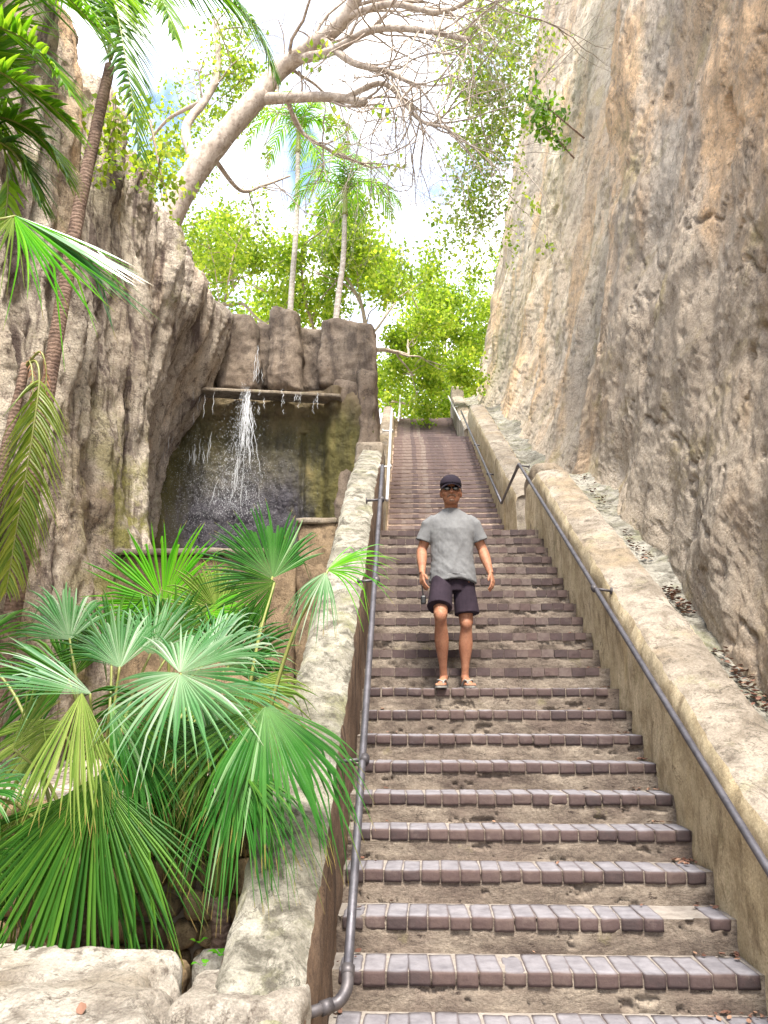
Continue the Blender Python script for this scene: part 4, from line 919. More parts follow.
def slim_palm(label, foot, top, Y, Rp, seed, m):
    root = empty('slim_palm', label, 'palm tree', 'slim palms above the waterfall')
    a = at(*foot, Y); b = at(*top, Y); d = (a - b) / np.linalg.norm(a - b); g0 = a + d * max(0, (a[2] - 9.0))
    palm_trunk([g0, a, (a + b) / 2 + [0.05, 0, 0], b], 0.085, 0.06, root, 'pale_palm_bark')
    v, f = tube(spline([b - d * 0 + [0, 0, -0.1], b + [0, 0, 0.4], b + [0.02, 0, 0.8]], 5), np.linspace(0.085, 0.03, 11), 10); mb = MB(); mb.add(v, f); mb.build('crownshaft', M['petiole'], root)
    r = np.random.default_rng(seed); n = 11
    for k in range(n):
        az = 2 * math.pi * k / n + r.uniform(-0.2, 0.2); el = r.uniform(0.25, 1.1); L = K(Rp, Y) * r.uniform(0.85, 1.1)
        h = np.array([math.cos(az), math.sin(az), 0])
        p0 = b + [0, 0, 0.5]
        pts = [p0, p0 + h * L * 0.35 * math.cos(el) + [0, 0, 0.45 * L * math.sin(el) + 0.15], p0 + h * L * 0.75 + [0, 0, L * (0.55 * math.sin(el) - 0.02)], p0 + h * L * 1.08 + [0, 0, L * (0.4 * math.sin(el) - 0.35)]]
        pinnate('frond', pts, 0.52, 26, M[m], root, seed * 50 + k, hang=0.7, width=0.028, rach=0.016)
slim_palm('taller slim pale-trunked palm above the second pillar', (291, 300), (298, 150), 19.0, 62, 4, 'pinnate')
slim_palm('shorter slim pale-trunked palm above the broad right pillar', (337, 310), (345, 212), 18.0, 60, 9, 'pinnate')

# ================================================================== TREES
def leaves_mesh(name, centers, per, rad, size, m, parent, seed, flat=0.75):
    r = np.random.default_rng(seed); C = np.repeat(np.asarray(centers), per, 0); n = len(C)
    g = r.normal(0, 1, (n, 3)); g /= np.linalg.norm(g, axis=1)[:, None]; g *= (r.random(n) ** 0.5)[:, None] * rad * np.array([1, 1, flat])
    p = C + g
    d = r.normal(0, 1, (n, 3)); d[:, 2] -= 0.3; d /= np.linalg.norm(d, axis=1)[:, None]
    e = r.normal(0, 1, (n, 3)); e[:, 2] *= 0.4; s = np.cross(d, e); s /= np.linalg.norm(s, axis=1)[:, None] + 1e-9
    nn = np.cross(d, s); L = size * r.uniform(0.6, 1.25, n)[:, None]; W = L * 0.34
    v = np.stack([p, p + d * L * 0.45 + s * W + nn * L * 0.08, p + d * L, p + d * L * 0.45 - s * W + nn * L * 0.08], 1).reshape(-1, 3)
    f = np.arange(n * 4).reshape(n, 4)
    return mesh_obj(name, v, f, m, parent, smooth=False)
def grow(mb, tips, p, d, L, rad, depth, r, spread=0.6, up=0.1, kids=(2, 3), shrink=0.72, wig=0.12, nseg=6, sides=7, leafy_from=1):
    pts = [np.array(p)]; dd = unit(d)
    for k in range(nseg):
        dd = unit(dd + r.normal(0, wig, 3) + np.array([0, 0, up * 0.3])); pts.append(pts[-1] + dd * L / nseg)
    r1 = rad * (0.62 if depth else 0.3)
    mb.add(*tube(pts, np.linspace(rad, r1, len(pts)), sides, caps=False))
    if depth <= leafy_from: tips.extend(pts[2::2])
    if depth == 0: return
    for k in range(r.integers(kids[0], kids[1] + 1)):
        i = int(r.integers(max(2, nseg // 2), nseg + 1)) if k else nseg
        nd = unit(dd + r.normal(0, spread, 3) + np.array([0, 0, up]))
        grow(mb, tips, pts[i], nd, L * shrink * r.uniform(0.75, 1.15), r1 * (0.95 if k == 0 else 0.75), depth - 1, r, spread, up, kids, shrink, wig, nseg, max(4, sides - 1), leafy_from)
def leafy_tree(name, label, base, h, seed, depth=5, L=2.2, rad=0.10, per=26, lrad=0.55, lsize=0.16, m='foliage', d0=(0, 0, 1), group='leafy trees beyond the top of the stairs', keep=1.0, spread=0.62, up=0.06, mb_='bark', kids=(2, 3)):
    root = empty(name, label, 'tree', group); r = np.random.default_rng(seed); mb = MB(); tips = []
    base = np.asarray(base, float); top = base + unit(d0) * h
    mb.add(*tube(spline([base, (base + top) / 2 + r.normal(0, 0.12, 3), top], 6), np.linspace(rad * 1.35, rad, 13), 9, caps=False))
    for k in range(3):
        grow(mb, tips, top, unit(np.asarray(d0) + r.normal(0, 0.65, 3)), L, rad * 0.8, depth - 1, r, spread, up, kids)
    mb.build('trunk', [M[mb_]], root)
    tips = np.array(tips); 
    if keep < 1: tips = tips[r.random(len(tips)) < keep]
    leaves_mesh('crown', tips, per, lrad, lsize, M[m], root, seed + 1)
    return root
leafy_tree('broadleaf_tree', 'airy yellow-green tree rising behind the slim palms', (-3.0, 25, 9.0), 3.2, 21, depth=5, L=2.6, per=20, lrad=0.6, lsize=0.155, m='foliage')
leafy_tree('broadleaf_tree', 'denser green tree behind the broad right pillar', (-1.2, 23, 9.0), 3.4, 22, depth=5, L=2.1, per=26, lrad=0.55, lsize=0.15, m='foliage')
leafy_tree('broadleaf_tree', 'pale green tree filling the gap at the head of the stairs', (1.9, 37, 12.0), 4.2, 23, depth=5, L=3.6, per=30, lrad=0.95, lsize=0.20, m='foliage')
leafy_tree('broadleaf_tree', 'low dark-leaved tree straight behind the last step', (-0.6, 36, 12.0), 1.2, 24, depth=5, L=2.4, per=26, lrad=0.75, lsize=0.19, m='foliage')
leafy_tree('broadleaf_tree', 'sparse tree behind the first pillar with thin yellow leaves', (-6.5, 21, 9.0), 3.6, 26, depth=5, L=2.0, per=15, lrad=0.55, lsize=0.14, m='foliage', keep=0.8)

leafy_tree('broadleaf_tree', 'pale distant tree showing beside the tall cliff above the top step', (2.5, 44, 12.0), 6.2, 28, depth=5, L=3.4, per=28, lrad=1.0, lsize=0.22, m='foliage')
# the big leaning tree with bare limbs
bt = empty('bare_tree', 'big leaning tree on the cliff top with stout pinkish limbs and bare twigs', 'tree')
mb = MB(); r = np.random.default_rng(31); tips = []
def limb(pts, r0, r1, sides=12):
    p = spline(pts, 10); v, f = tube(p, np.linspace(r0, r1, len(p)), sides, caps=True); v = v + 0.02 * vnoise(v * 3, 3) * min(1, r0 / 0.15); mb.add(v, f); return p
YT = 13.0
limb(px3([(150, 262, YT), (176, 203, YT), (200, 165, YT), (232, 126, YT), (262, 92, YT)]), 0.26, 0.20)
l1 = limb(px3([(256, 99, YT), (285, 98, YT), (330, 97, YT), (366, 103, 12.8)]), 0.12, 0.075)
l2 = limb(px3([(258, 96, YT), (280, 70, YT), (312, 46, 12.7), (345, 18, 12.4), (365, -25, 12)]), 0.19, 0.12)
l3 = limb(px3([(292, 60, 12.9), (330, 52, 12.5), (372, 30, 12.0), (420, 30, 11.5), (470, 40, 11)]), 0.10, 0.04)
l4 = limb(px3([(195, 165, YT), (186, 128, 13.2), (205, 100, 13.4), (218, 70, 13.5), (216, 20, 13.6)]), 0.10, 0.06)
l5 = limb(px3([(320, 38, 12.6), (352, 62, 12.3), (388, 72, 12.0), (420, 88, 11.7)]), 0.08, 0.03)
l6 = limb(px3([(345, 18, 12.4), (390, 4, 12.0), (440, 12, 11.5), (480, -5, 11.2)]), 0.08, 0.03)
l7 = limb(px3([(215, 160, 13.2), (240, 190, 14), (262, 186, 14.5), (290, 176, 15)]), 0.05, 0.02)
l8 = limb(px3([(205, 100, 13.4), (170, 118, 13.6), (150, 140, 14)]), 0.05, 0.02)
l9 = limb(px3([(286, 96, YT), (300, 130, 13.6), (330, 150, 14), (372, 168, 14.6)]), 0.05, 0.02)
l10 = limb(px3([(345, 98, 12.9), (384, 84, 12.6), (420, 120, 12.3), (452, 128, 12)]), 0.06, 0.02)
for l, n, LL, dp, rad in ((l1, 7, 1.0, 3, 0.028), (l2, 9, 1.3, 3, 0.04), (l3, 20, 1.5, 4, 0.020), (l5, 16, 1.4, 4, 0.018), (l6, 16, 1.5, 4, 0.018), (l10, 18, 1.5, 4, 0.017), (l4, 7, 0.9, 3, 0.022), (l9, 9, 0.9, 3, 0.018), (l7, 6, 0.8, 3, 0.016)):
    for k in range(n):
        i = int(r.integers(len(l) // 4, len(l))); d = unit(l[min(i + 1, len(l) - 1)] - l[max(i - 1, 0)])
        grow(mb, tips, l[i], unit(d + r.normal(0, 0.75, 3) + [0.15, 0, -0.05]), LL * r.uniform(0.6, 1.3), rad, dp, r, 0.55, -0.02, (2, 3), 0.74, 0.16, 6, 5)
mb.build('trunk', [M['bark']], bt)
tp = np.array(tips); tp = tp[r.random(len(tp)) < 0.0015]
leaves_mesh('crown', tp, 14, 0.25, 0.13, M['foliage'], bt, 41)
def shrub(label, pts, seed, per, lrad, lsize, m, group, name='cliff_shrub', twig=None, cat='shrub'):
    root = empty(name, label, cat, group); r = np.random.default_rng(seed); mb = MB(); C = []
    for path, n in pts:
        p = spline(path, 8); mb.add(*tube(p, np.linspace(0.02, 0.006, len(p)), 6)); 
        for q in p[len(p) // 4:]: C.extend(q + r.normal(0, n, (3, 3)))
        for k in range(4): grow(mb, C, p[int(r.integers(len(p) // 3, len(p)))], r.normal(0, 1, 3), n * 2.2, 0.01, 1, r, 0.7, 0.0, (2, 2), 0.7, 0.15, 4, 4)
    mb.build('branches', [M['twig']], root); leaves_mesh('crown', np.array(C), per, lrad, lsize, M[m], root, seed + 3); return root
GS = 'shrubs clinging to the cliffs'
shrub('green shrub hanging from the top of the tall cliff rim', [(px3([(560, -40, 17), (520, -10, 16.8), (490, 20, 16.6), (480, 60, 16.5)]), 0.38), (px3([(545, 0, 17), (515, 30, 16.8), (505, 70, 16.7)]), 0.35)], 51, 20, 0.40, 0.125, 'foliage', GS)
shrub('bushy bright shrub jutting from the tall cliff edge at mid height', [(px3([(530, 100, 18), (505, 100, 17.8), (480, 100, 17.6), (465, 110, 17.5)]), 0.36), (px3([(520, 110, 18), (495, 130, 17.7), (478, 150, 17.6)]), 0.34)], 52, 22, 0.42, 0.125, 'foliage', GS)
shrub('thin shrub on the tall cliff edge above its lowest bend', [(px3([(505, 190, 19), (488, 205, 18.8), (474, 235, 18.7)]), 0.45), (px3([(500, 180, 19), (480, 190, 18.8), (465, 190, 18.7)]), 0.35)], 53, 16, 0.45, 0.12, 'foliage', GS)
a = at(582, 136, 11.6)
shrub('small leggy twig shrub growing out of the tall cliff face', [(px3([(584, 138, 11.9), (560, 118, 11.4), (540, 100, 11.2), (526, 88, 11.1)]), 0.10), (px3([(574, 158, 11.9), (552, 134, 11.5), (532, 118, 11.3)]), 0.09)], 54, 2, 0.12, 0.12, 'foliage_deep', GS)
shrub('leafy shrub behind the foot of the leaning tree on the lower cliff', [(px3([(165, 215, 14.6), (160, 180, 14.8), (165, 150, 15)]), 0.38), (px3([(172, 205, 14.6), (190, 165, 15), (182, 120, 15.2)]), 0.34)], 55, 16, 0.32, 0.095, 'foliage', GS)
shrub('yellow-green sprig of leaves behind the leaning tree limb', [(px3([(215, 20, 13.6), (232, 60, 13.8), (250, 85, 14)]), 0.28), (px3([(218, 70, 13.6), (240, 80, 13.8), (205, 110, 14)]), 0.3)], 56, 16, 0.34, 0.10, 'foliage', GS)
shrub('shrub at the end of the lower cliff rim under the leaning tree', [(px3([(222, 330, 16), (215, 270, 16.2), (205, 230, 16.4)]), 0.3), (px3([(225, 300, 16), (235, 250, 16.5), (250, 220, 17)]), 0.35)], 57, 15, 0.34, 0.10, 'foliage', GS)
shrub('thin green creeper trailing down the fluted cliff', [(px3([(110, 90, 8.2), (112, 130, 8.1), (100, 170, 8.0)]), 0.14), (px3([(150, 120, 9), (160, 170, 9), (168, 200, 9)]), 0.16)], 58, 6, 0.15, 0.09, 'foliage', GS)

# small plants at the foot of the rubble wall
def sprout(loc, n, sz, label, seed):
    root = empty('seedling', label, 'plant', 'seedlings in the dark gap'); r = np.random.default_rng(seed); mb = MB()
    for k in range(n):
        az = r.uniform(0, 6.28); d = unit([math.cos(az), math.sin(az), 0.9]); s = unit(np.cross(d, [0, 0, 1])); nn = np.cross(s, d); L = sz * r.uniform(0.7, 1.2); P = []
        for u in np.linspace(0, 1, 6):
            c = np.array(loc) + d * (0.02 + L * u) + np.array([0, 0, -0.5 * L * u * u]); ww = L * 0.30 * math.sin(math.pi * min(0.98, u * 0.9 + 0.06))
            P += [c - s * ww + nn * ww * .2, c, c + s * ww + nn * ww * .2]
        mb.add(P, grid_faces(6, 3))
    mb.build('leaves', [M['fan_bright']], root, smooth=False)
sprout(at(222, 958, 3.8), 6, 0.06, 'small green seedling beside the pale boulder', 1)
sprout(at(203, 968, 3.7), 4, 0.05, 'tiny seedling at the corner of the rock ledge', 2)
sprout(at(198, 945, 3.95), 4, 0.05, 'seedling under the rubble wall', 3)

# ================================================================== THE MAN ON THE STEPS
def mk_skin():
    n = NT('tanned_skin')
    c = n.ramp(n.noise(14, 5, 0.6), [(0.3, (0.235, 0.098, 0.056)), (0.7, (0.36, 0.175, 0.105))])
    n.b.inputs['Subsurface Weight'].default_value = 0.12; n.b.inputs['Subsurface Radius'].default_value = (0.02, 0.008, 0.004)
    c = n.mix(n.ramp(n.noise(70, 3, 0.7), [(0.35, 0.35), (0.55, 0.0)]), c, (0.14, 0.06, 0.038))
    return n.set(c, 0.62, n.bump(n.noise(120, 4, 0.6), 0.2, 0.003), 0.3)
def mk_cloth(name, a, b, sc=90):
    n = NT(name); c = n.ramp(n.noise(9, 6, 0.65), [(0.3, a), (0.7, b)])
    c = n.mix(1.0, c, n.ramp(n.noise(220, 2, 0.6), [(0.3, 0.82), (0.7, 1.12)]), 'MULTIPLY')
    return n.set(c, 0.9, n.bump(n.noise(160, 3, 0.6), 0.25, 0.002), 0.15)
M['skin'] = mk_skin()
M['tee'] = mk_cloth('heather_grey_jersey', (0.125, 0.128, 0.135), (0.175, 0.18, 0.188))
M['shorts'] = mk_cloth('dark_plum_cotton', (0.017, 0.012, 0.019), (0.030, 0.021, 0.031))
M['cap'] = mk_cloth('black_navy_twill', (0.012, 0.010, 0.016), (0.024, 0.018, 0.028))
n_ = NT('dark_lens'); M['lens'] = n_.set((0.008, 0.008, 0.01), 0.12, None, 0.7)
n_ = NT('black_plastic'); M['plastic'] = n_.set((0.012, 0.012, 0.014), 0.4, None, 0.5)
n_ = NT('grey_rubber'); M['rubber'] = n_.set(n_.ramp(n_.noise(30, 4, 0.6), [(0.3, (0.17, 0.165, 0.155)), (0.7, (0.28, 0.27, 0.25))]), 0.8, None, 0.3)
n_ = NT('grizzled_stubble'); M['stubble'] = n_.set(n_.ramp(n_.noise(120, 3, 0.7), [(0.35, (0.12, 0.07, 0.05)), (0.7, (0.30, 0.20, 0.15))]), 0.9, None, 0.2)

man = empty('person', 'man in black cap, sunglasses, grey T-shirt, plum shorts and flip-flops walking down the steps', 'person')
fx = at(452.5, 690, 6.60)
man.location = (fx[0] + 0.028, 6.74, 0.344 + RISE * 8 + 0.003)
def ell(mb, secs, n=20):
    """loft of ellipses: (x, y, z, rx, ry)"""
    ang = np.linspace(0, 2 * np.pi, n, endpoint=False); V = []
    for x, y, z, rx, ry in secs: V.append(np.stack([x + rx * np.cos(ang), y + ry * np.sin(ang), np.full(n, z)], 1))
    f = grid_faces(len(secs), n, True).tolist(); f.append(list(range(n))[::-1]); f.append([(len(secs) - 1) * n + k for k in range(n)])
    mb.add(np.concatenate(V), f)
def ball(mb, c, r, n=14):
    c = np.array(c); r = np.broadcast_to(np.array(r, float), 3); V = []
    th = np.linspace(0.02, np.pi - 0.02, n); ang = np.linspace(0, 2 * np.pi, 2 * n, endpoint=False)
    for t in th: V.append(np.stack([np.sin(t) * np.cos(ang) * r[0], np.sin(t) * np.sin(ang) * r[1], np.full(2 * n, np.cos(t) * r[2])], 1) + c)
    f = grid_faces(n, 2 * n, True)[:, ::-1].tolist(); f.append(list(range(2 * n))); f.append([(n - 1) * 2 * n + k for k in range(2 * n)][::-1])
    mb.add(np.concatenate(V), f)
def headsize(c):
    k = 0.10 * sstep(1.54, 1.60, c[:, 2])[:, None]; return c + (c - np.array([0, 0.0, 1.565])) * k * [1, 1, 0.55]
def fuse(name, mb, m, voxel, parent, smooth_it=4, post=None):
    o = mb.build(name, m, None)
    md = o.modifiers.new('r', 'REMESH'); md.mode = 'VOXEL'; md.voxel_size = voxel
    if smooth_it:
        ms = o.modifiers.new('s', 'SMOOTH'); ms.factor = 0.5; ms.iterations = smooth_it
    dg = bpy.context.evaluated_depsgraph_get(); me = bpy.data.meshes.new_from_object(o.evaluated_get(dg))
    o.modifiers.clear(); old = o.data; o.data = me; bpy.data.meshes.remove(old)
    nvt = len(me.vertices); co = np.empty(nvt * 3, np.float32); me.vertices.foreach_get('co', co); co = co.reshape(-1, 3).astype(float)
    if post is not None:
        co = post(co); me.vertices.foreach_set('co', co.astype(np.float32).ravel())
    me.polygons.foreach_set('use_smooth', np.ones(len(me.polygons), bool)); me.materials.clear()
    for q in (m if isinstance(m, list) else [m]): me.materials.append(q)
    me.update(); o.parent = parent; return o

# joints in the man's own frame: x to the picture's right, -y the way he walks, z up from the tread
HIPS = [(-0.095, 0.00, 0.93), (0.095, 0.02, 0.93)]
KNEE = [(-0.118, -0.205, 0.575), (0.105, -0.03, 0.525)]
ANKL = [(-0.092, -0.010, 0.085), (0.088, 0.05, 0.085)]
SHO = [(-0.186, 0.035, 1.425), (0.186, 0.035, 1.425)]
ELB = [(-0.262, 0.055, 1.175), (0.268, 0.060, 1.175)]
WRI = [(-0.262, -0.100, 0.945), (0.318, -0.070, 0.945)]
def limb_pts(a, b, n): return [np.array(a) + (np.array(b) - np.array(a)) * t for t in np.linspace(0, 1, n)]
body = MB()
# torso and neck
ell(body, [(0, .02, .80, .12, .09), (0, .02, .88, .165, .115), (0, .015, .97, .168, .115), (0, .01, 1.08, .155, .108), (0, .015, 1.22, .170, .112), (0, .02, 1.36, .175, .110), (0, .03, 1.43, .155, .085), (0, .038, 1.475, .105, .066), (0, .04, 1.51, .062, .058), (0, .03, 1.57, .056, .058), (0, .02, 1.62, .055, .06)])
# head: jaw, cheeks, cranium, nose, ears, lips, chin
hd = np.array([0.0, 0.005, 1.675])
ell(body, [(0, -.045, 1.563, .030, .030), (0, -.040, 1.575, .050, .050), (0, -.025, 1.600, .064, .072), (0, -.012, 1.635, .072, .088), (0, 0, 1.675, .077, .097), (0, .006, 1.715, .078, .100), (0, .010, 1.750, .072, .094), (0, .012, 1.780, .054, .074), (0, .014, 1.798, .025, .04)])
body.add(*tube([(0, -.088, 1.688), (0, -.103, 1.662), (0, -.116, 1.645), (0, -.100, 1.636)], [.010, .013, .017, .013], 10))
ball(body, (-.010, -.102, 1.641), (.010, .012, .009), 8); ball(body, (.010, -.102, 1.641), (.010, .012, .009), 8)
ball(body, (0, -.091, 1.612), (.026, .012, .007), 8); ball(body, (0, -.089, 1.601), (.022, .012, .007), 8); ball(body, (0, -.075, 1.575), (.024, .020, .016), 8)
for s in (-1, 1):
    ball(body, (s * .080, .012, 1.662), (.010, .020, .032), 8); ball(body, (s * .050, -.062, 1.650), (.022, .022, .018), 8)
    ball(body, (s * .032, -.084, 1.700), (.024, .010, .007), 8)
# legs
for h, k, a in zip(HIPS, KNEE, ANKL):
    h, k, a = map(np.array, (h, k, a))
    body.add(*tube(limb_pts(h, k, 7), [.092, .090, .084, .076, .067, .060, .057], 16))
    ball(body, k + [0, -.014, 0], (.047, .050, .060), 10)
    cf = limb_pts(k, a, 9); bulge = [0, .006, .016, .020, .016, .010, .005, .002, 0]
    cf = [p + [0, b, 0] for p, b in zip(cf, bulge)]
    body.add(*tube(cf, [.050, .049, .056, .060, .055, .045, .036, .031, .033], 16))
    ball(body, a, (.036, .042, .04), 10)
    s = np.sign(a[0]); out = np.array([s * 0.20, -1, 0]); out /= np.linalg.norm(out); sd = np.array([-out[1], out[0], 0])
    heel = a + [0, .03, -.045]
    body.add(*tube([heel, a + out * .05 + [0, 0, -.035], a + out * .11 + [0, 0, -.052], a + out * .155 + [0, 0, -.060]], [.032, .040, .034, .024], 14))
    ball(body, a + out * .135 + [0, 0, -.060], (.046, .045, .018), 10)
    for j, (of, ln, rd) in enumerate(((-.030, .052, .013), (-.012, .050, .0095), (.004, .044, .009), (.019, .037, .0085), (.032, .030, .008))):
        of = of * -s if True else of
        b0 = a + out * .150 + sd * of + [0, 0, -.062]
        body.add(*tube([b0, b0 + out * ln * .6 + [0, 0, .002], b0 + out * ln + [0, 0, -.004]], [rd, rd, rd * .75], 8))
# arms and hands
for i in (0, 1):
    s = -1 if i == 0 else 1; S0, E0, W0 = map(np.array, (SHO[i], ELB[i], WRI[i]))
    S1 = S0 + np.array([-s * .012, 0, -.02]); body.add(*tube(limb_pts(S1, E0, 7), [.046, .049, .050, .050, .047, .044, .043], 14)); ball(body, S1, .046, 10)
    body.add(*tube(limb_pts(E0, W0, 8), [.043, .046, .047, .044, .039, .034, .029, .027], 14))
    d = unit(W0 - E0); d = unit(d + [0, 0, -0.35]); back = np.array([s * .85, -.45, 0.0]); back = unit(back - d * (back @ d)); wd = np.cross(d, back)   # back of hand outwards
    if wd[1] > 0: wd = -wd                                                       # thumb side faces forwards
    pc_ = [W0 + d * t for t in (0.0, .03, .06, .085)]
    for o_ in (-.024, -.008, .008, .024): body.add(*tube([p + wd * o_ * q for p, q in zip(pc_, (.6, .9, 1, 1))], [.016, .0155, .0145, .012], 10))
    curl = -back
    for o_, ln, rd in ((.028, .068, .0088), (.0095, .078, .009), (-.009, .072, .0087), (-.027, .056, .0078)):
        b0 = pc_[-1] + wd * o_; p1_ = b0 + d * ln * .42 + curl * .010; p2_ = p1_ + d * ln * .32 + curl * .018; p3_ = p2_ + d * ln * .22 + curl * .020
        body.add(*tube([b0 - d * .02, b0, p1_, p2_, p3_], [rd, rd * 1.05, rd, rd * .95, rd * .75], 8))
    t0 = W0 + d * .022 + wd * .018; body.add(*tube([t0, t0 + d * .022 + wd * .026 + curl * .006, t0 + d * .048 + wd * .034 + curl * .014, t0 + d * .068 + wd * .033 + curl * .020], [.015, .013, .011, .008], 8))
fuse('body', body, M['skin'], 0.0048, man, 3, headsize)
# T-shirt with sleeves and soft folds
sh = MB()
ell(sh, [(0, .015, .885, .202, .154), (0, .014, .90, .206, .157), (0, .012, .97, .199, .150), (0, .010, 1.08, .184, .134), (0, .015, 1.22, .186, .128), (0, .02, 1.34, .200, .130), (0, .03, 1.42, .200, .112), (0, .034, 1.46, .180, .098), (0, .038, 1.495, .130, .084), (0, .038, 1.520, .088, .074), (0, .034, 1.535, .072, .066)], 28)
for i in (0, 1):
    S0, E0 = np.array(SHO[i]), np.array(ELB[i]); s = np.sign(S0[0])
    sh.add(*tube([S0 + [-s * .09, 0, -.012], S0 + [-s * .025, 0, -.006], S0 + (E0 - S0) * .14 + [-s * .002, 0, 0], S0 + (E0 - S0) * .32 + [-s * .002, 0, 0], S0 + (E0 - S0) * .58 + [s * .004, 0, 0], S0 + (E0 - S0) * .70 + [s * .006, 0, 0]], [.058, .066, .069, .070, .070, .072], 18))
def folds(c):
    z, x = c[:, 2], c[:, 0]; q = c * [7, 5, 5]
    a = 0.5 + 1.0 * sstep(1.25, 0.92, z); t = c - np.array([0, .015, 0]); t[:, 2] = 0; t /= np.linalg.norm(t, axis=1)[:, None] + 1e-6
    dg = c @ np.array([0.75, 0, 0.65])
    wr = fbm(np.stack([dg * 11, c[:, 1] * 3, (c @ np.array([0.65, 0, -0.75])) * 3.2], 1), 3)
    dp = 0.013 * a * wr + 0.009 * fbm(q * 2 + 4, 3)
    dp += 0.006 * np.exp(-((x - 0.035 + (1.12 - z) * 0.35) / 0.018) ** 2) * sstep(1.30, 1.12, z)
    c = c + t * dp[:, None]
    c[:, 2] += (z < 0.93) * (0.016 * np.sin(x * 16 + 1.0) - 0.02 * x)
    return c
fuse('t_shirt', sh, M['tee'], 0.0065, man, 3, folds)
# shorts
so = MB()
ell(so, [(0, .02, .80, .165, .125), (0, .018, .86, .172, .126), (0, .016, .95, .160, .116), (0, .014, .985, .150, .108)], 24)
for i in (0, 1):
    h, k = np.array(HIPS[i]), np.array(KNEE[i]); s = np.sign(h[0]); e = h + (k - h) * 0.80
    so.add(*tube([h + [0, 0, .02], h + (e - h) * .3, h + (e - h) * .65 + [s * .006, 0, 0], e + [s * .010, 0, 0]], [.084, .094, .100, .106], 20))
def sfold(c):
    t = c * [1, 1, 0]; t[:, 0] -= np.sign(c[:, 0]) * .1; t /= np.linalg.norm(t, axis=1)[:, None] + 1e-6
    return c + t * (0.012 * fbm(c * [10, 8, 5] + 3, 3) * sstep(1.0, .85, c[:, 2]))[:, None]
fuse('shorts', so, M['shorts'], 0.0065, man, 3, sfold)
# cap: crown, visor, button
cp = MB(); ell(cp, [(0, .006, 1.722, .086, .106), (0, .008, 1.745, .087, .107), (0, .010, 1.775, .082, .100), (0, .012, 1.800, .067, .083), (0, .012, 1.818, .042, .052), (0, .012, 1.824, .008, .01)], 24)
V = []; nn = 15
for u in np.linspace(-1, 1, nn):
    for v_ in np.linspace(0, 1, 6):
        x = u * .078; y0 = -.092 * math.sqrt(max(0, 1 - (u * .86) ** 2)); y = y0 - v_ * .072 * math.sqrt(max(0.0, 1 - abs(u) ** 2.6)); V.append((x, y, 1.729 - v_ * .022 - .020 * u * u))
V = np.array(V); V2 = V + [0, 0, -.007]; f1 = grid_faces(nn, 6); o_ = len(V)
fs = f1.tolist() + (f1[:, ::-1] + o_).tolist()
ed = [i * 6 for i in range(nn)], [i * 6 + 5 for i in range(nn)]
for e in ed:
    for a_, b_ in zip(e[:-1], e[1:]): fs.append([a_, b_, b_ + o_, a_ + o_])
cp.add(np.concatenate([V, V2]), fs); ball(cp, (0, .012, 1.825), .008, 8)
cp.v = [headsize(np.concatenate(cp.v))]; cp.build('cap', M['cap'], man)
# sunglasses
sg = MB()
for s in (-1, 1):
    ball(sg, (s * .033, -.100, 1.682), (.029, .009, .020), 10)
sg.v = [headsize(np.concatenate(sg.v))]; sg.build('sunglasses', M['lens'], man); 
sf = MB(); sf.add(*tube([(-.010, -.107, 1.690), (0, -.110, 1.692), (.010, -.107, 1.690)], .0035, 8))
for s in (-1, 1): sf.add(*tube([(s * .060, -.096, 1.690), (s * .078, -.06, 1.688), (s * .084, .005, 1.682)], .0038, 8))
sf.v = [headsize(np.concatenate(sf.v))]; sf.build('spectacle_frame', M['plastic'], man)
hb = MB(); hb.add(*tube(spline([(-.030, -.088, 1.612), (-.018, -.103, 1.625), (0, -.106, 1.627), (.018, -.103, 1.625), (.030, -.088, 1.612)], 5), .0065, 8)); ball(hb, (0, -.090, 1.583), (.022, .014, .011), 8)
hb.v = [headsize(np.concatenate(hb.v))]; hb.build('beard', M['stubble'], man)
# flip-flops
for i in (0, 1):
    a = np.array(ANKL[i]); s = np.sign(a[0]); out_ = unit([s * .20, -1, 0]); sd = np.array([-out_[1], out_[0], 0])
    mb = MB(); L = np.linspace(-.045, .215, 14); wv = [.026, .036, .039, .038, .036, .035, .036, .040, .045, .049, .050, .047, .038, .018]
    top = []
    for l, w_ in zip(L, wv):
        c = a + out_ * l; top.append([c - sd * w_, c + sd * w_])
    top = np.array(top).reshape(-1, 3); zt_, zb_ = 0.0155, 0.0
    A_ = top.copy(); A_[:, 2] = zt_; B_ = top.copy(); B_[:, 2] = zb_; n2 = len(A_); ff = []
    for k in range(13): ff.append([2 * k, 2 * k + 1, 2 * k + 3, 2 * k + 2]); ff.append([n2 + 2 * k + 2, n2 + 2 * k + 3, n2 + 2 * k + 1, n2 + 2 * k]); ff.append([2 * k, 2 * k + 2, n2 + 2 * k + 2, n2 + 2 * k]); ff.append([2 * k + 3, 2 * k + 1, n2 + 2 * k + 1, n2 + 2 * k + 3])
    ff.append([0, n2, n2 + 1, 1]); ff.append([26, 27, n2 + 27, n2 + 26]); mb.add(np.concatenate([A_, B_]), ff)
    so_ = mb.build('flip_flop', M['rubber'], man, smooth=False)
    sb = MB(); toe = a + out_ * .160 + sd * (-.020 * -s * -1) ; toe[2] = .046
    for q in (-1, 1):
        e_ = a + out_ * .045 + sd * q * .040; e_[2] = .014; m_ = a + out_ * .105 + sd * q * .034; m_[2] = .062
        sb.add(*tube(spline([toe - [0, 0, .03], toe, m_, e_], 5), .007, 8))
    sb.build('strap', M['rubber'], so_)
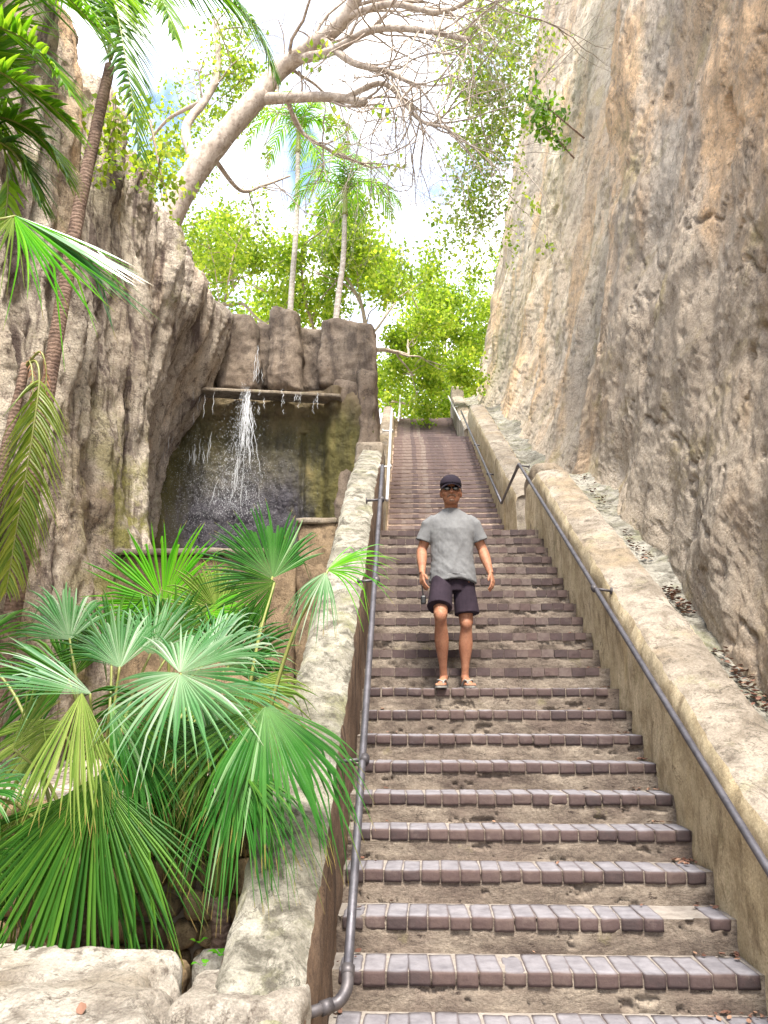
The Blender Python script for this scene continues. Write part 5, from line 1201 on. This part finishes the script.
# small black thing dangling on a cord from his hand
hp = np.array(man.location[:]) + np.array(WRI[0]) + [-.005, -.035, -.13]
th = empty('wrist_strap', 'small black gadget dangling on a cord from the man\'s hand', 'gadget')
mb = MB(); mb.add(*tube(spline([hp + [0, 0, .03], hp + [.006, 0, -.03], hp + [.012, 0, -.07]], 6), .0055, 8)); mb.build('cord', M['plastic'], th)
v, f = rough_hex(box8(hp[0] - .010, hp[0] + .034, hp[1] - .012, hp[1] + .014, hp[2] - .135, hp[2] - .062), (5, 4, 7), .010, 0.002, 9); mesh_obj('casing', v, f, M['plastic'], th)

# ================================================================== FALLEN LEAVES
def litter(name, pts, m, label, seed, size=0.05):
    r = np.random.default_rng(seed); p = np.asarray(pts, float); n = len(p); V = []; Fc = []
    for k in range(n):
        az = r.uniform(0, 6.28); d = unit([math.cos(az), math.sin(az), r.uniform(-.35, .35)]); s = unit(np.cross(d, [r.normal(0, .3), r.normal(0, .3), 1])); nn = np.cross(s, d); L = size * r.uniform(.5, 1.3); cu = r.uniform(.05, .4)
        b0 = len(V)
        for u in (0, .33, .66, 1.0):
            ww = L * .32 * math.sin(math.pi * min(.97, u * .9 + .06)); c = p[k] + d * L * (u - .5) + nn * L * cu * (u - .5) ** 2 * 2
            V += [c - s * ww + nn * ww * cu * 1.5, c, c + s * ww + nn * ww * cu * 1.5]
        for i in range(3):
            for j in range(2): q = b0 + i * 3 + j; Fc.append([q, q + 1, q + 4, q + 3])
    return tag(mesh_obj(name, np.array(V), Fc, m, smooth=False), label, 'leaf litter', kind='stuff')
def gut(y, x): return flight1(y) + np.where(x < 2.12, 0.80, 0.735)
P = []
for y0, y1, n, xc, sx in ((4.9, 5.75, 120, 2.19, .035), (6.25, 6.75, 90, 2.19, .035), (7.3, 8.0, 40, 2.22, .04), (4.4, 4.85, 60, 2.17, .03), (8.6, 10, 40, 2.25, .05)):
    y = r.uniform(y0, y1, n); x = xc + r.normal(0, sx, n); P.append(np.stack([x, y, flight1(y) + .745 + np.abs(r.normal(0, .012, n))], 1))
P = np.concatenate(P); litter('dead_leaves', P, M['dead_leaf'], 'brown dead leaves gathered in the gutter', 5, 0.045)
P = []
for k, (yn, zt) in enumerate(F1):
    n = int(r.integers(6, 26)); side = r.random(n) < .78
    x = np.where(side, XR - np.abs(r.normal(0, .09, n)) - .01, XL + np.abs(r.normal(0, .1, n)) + .01); x = np.where(r.random(n) < .10, r.uniform(XL, XR, n), x)
    P.append(np.stack([np.clip(x, XL + .02, XR - .02), yn + RUN - np.abs(r.normal(0, .08, n)), np.full(n, zt + .010)], 1))
litter('fallen_leaves', np.concatenate(P), M['dead_leaf'], 'dry leaf scraps swept into the step corners', 6, 0.034)
q = at(108, 998, 3.05)
v = [(-1.27, 3.02, .605)]
lf = litter('curled_leaf', [(-1.13, 3.0, .585)], M['dead_leaf'], 'curled brown leaf lying on the bleached rock ledge', 8, 0.05); lf['kind'] = 'thing'; lf['category'] = 'leaf'
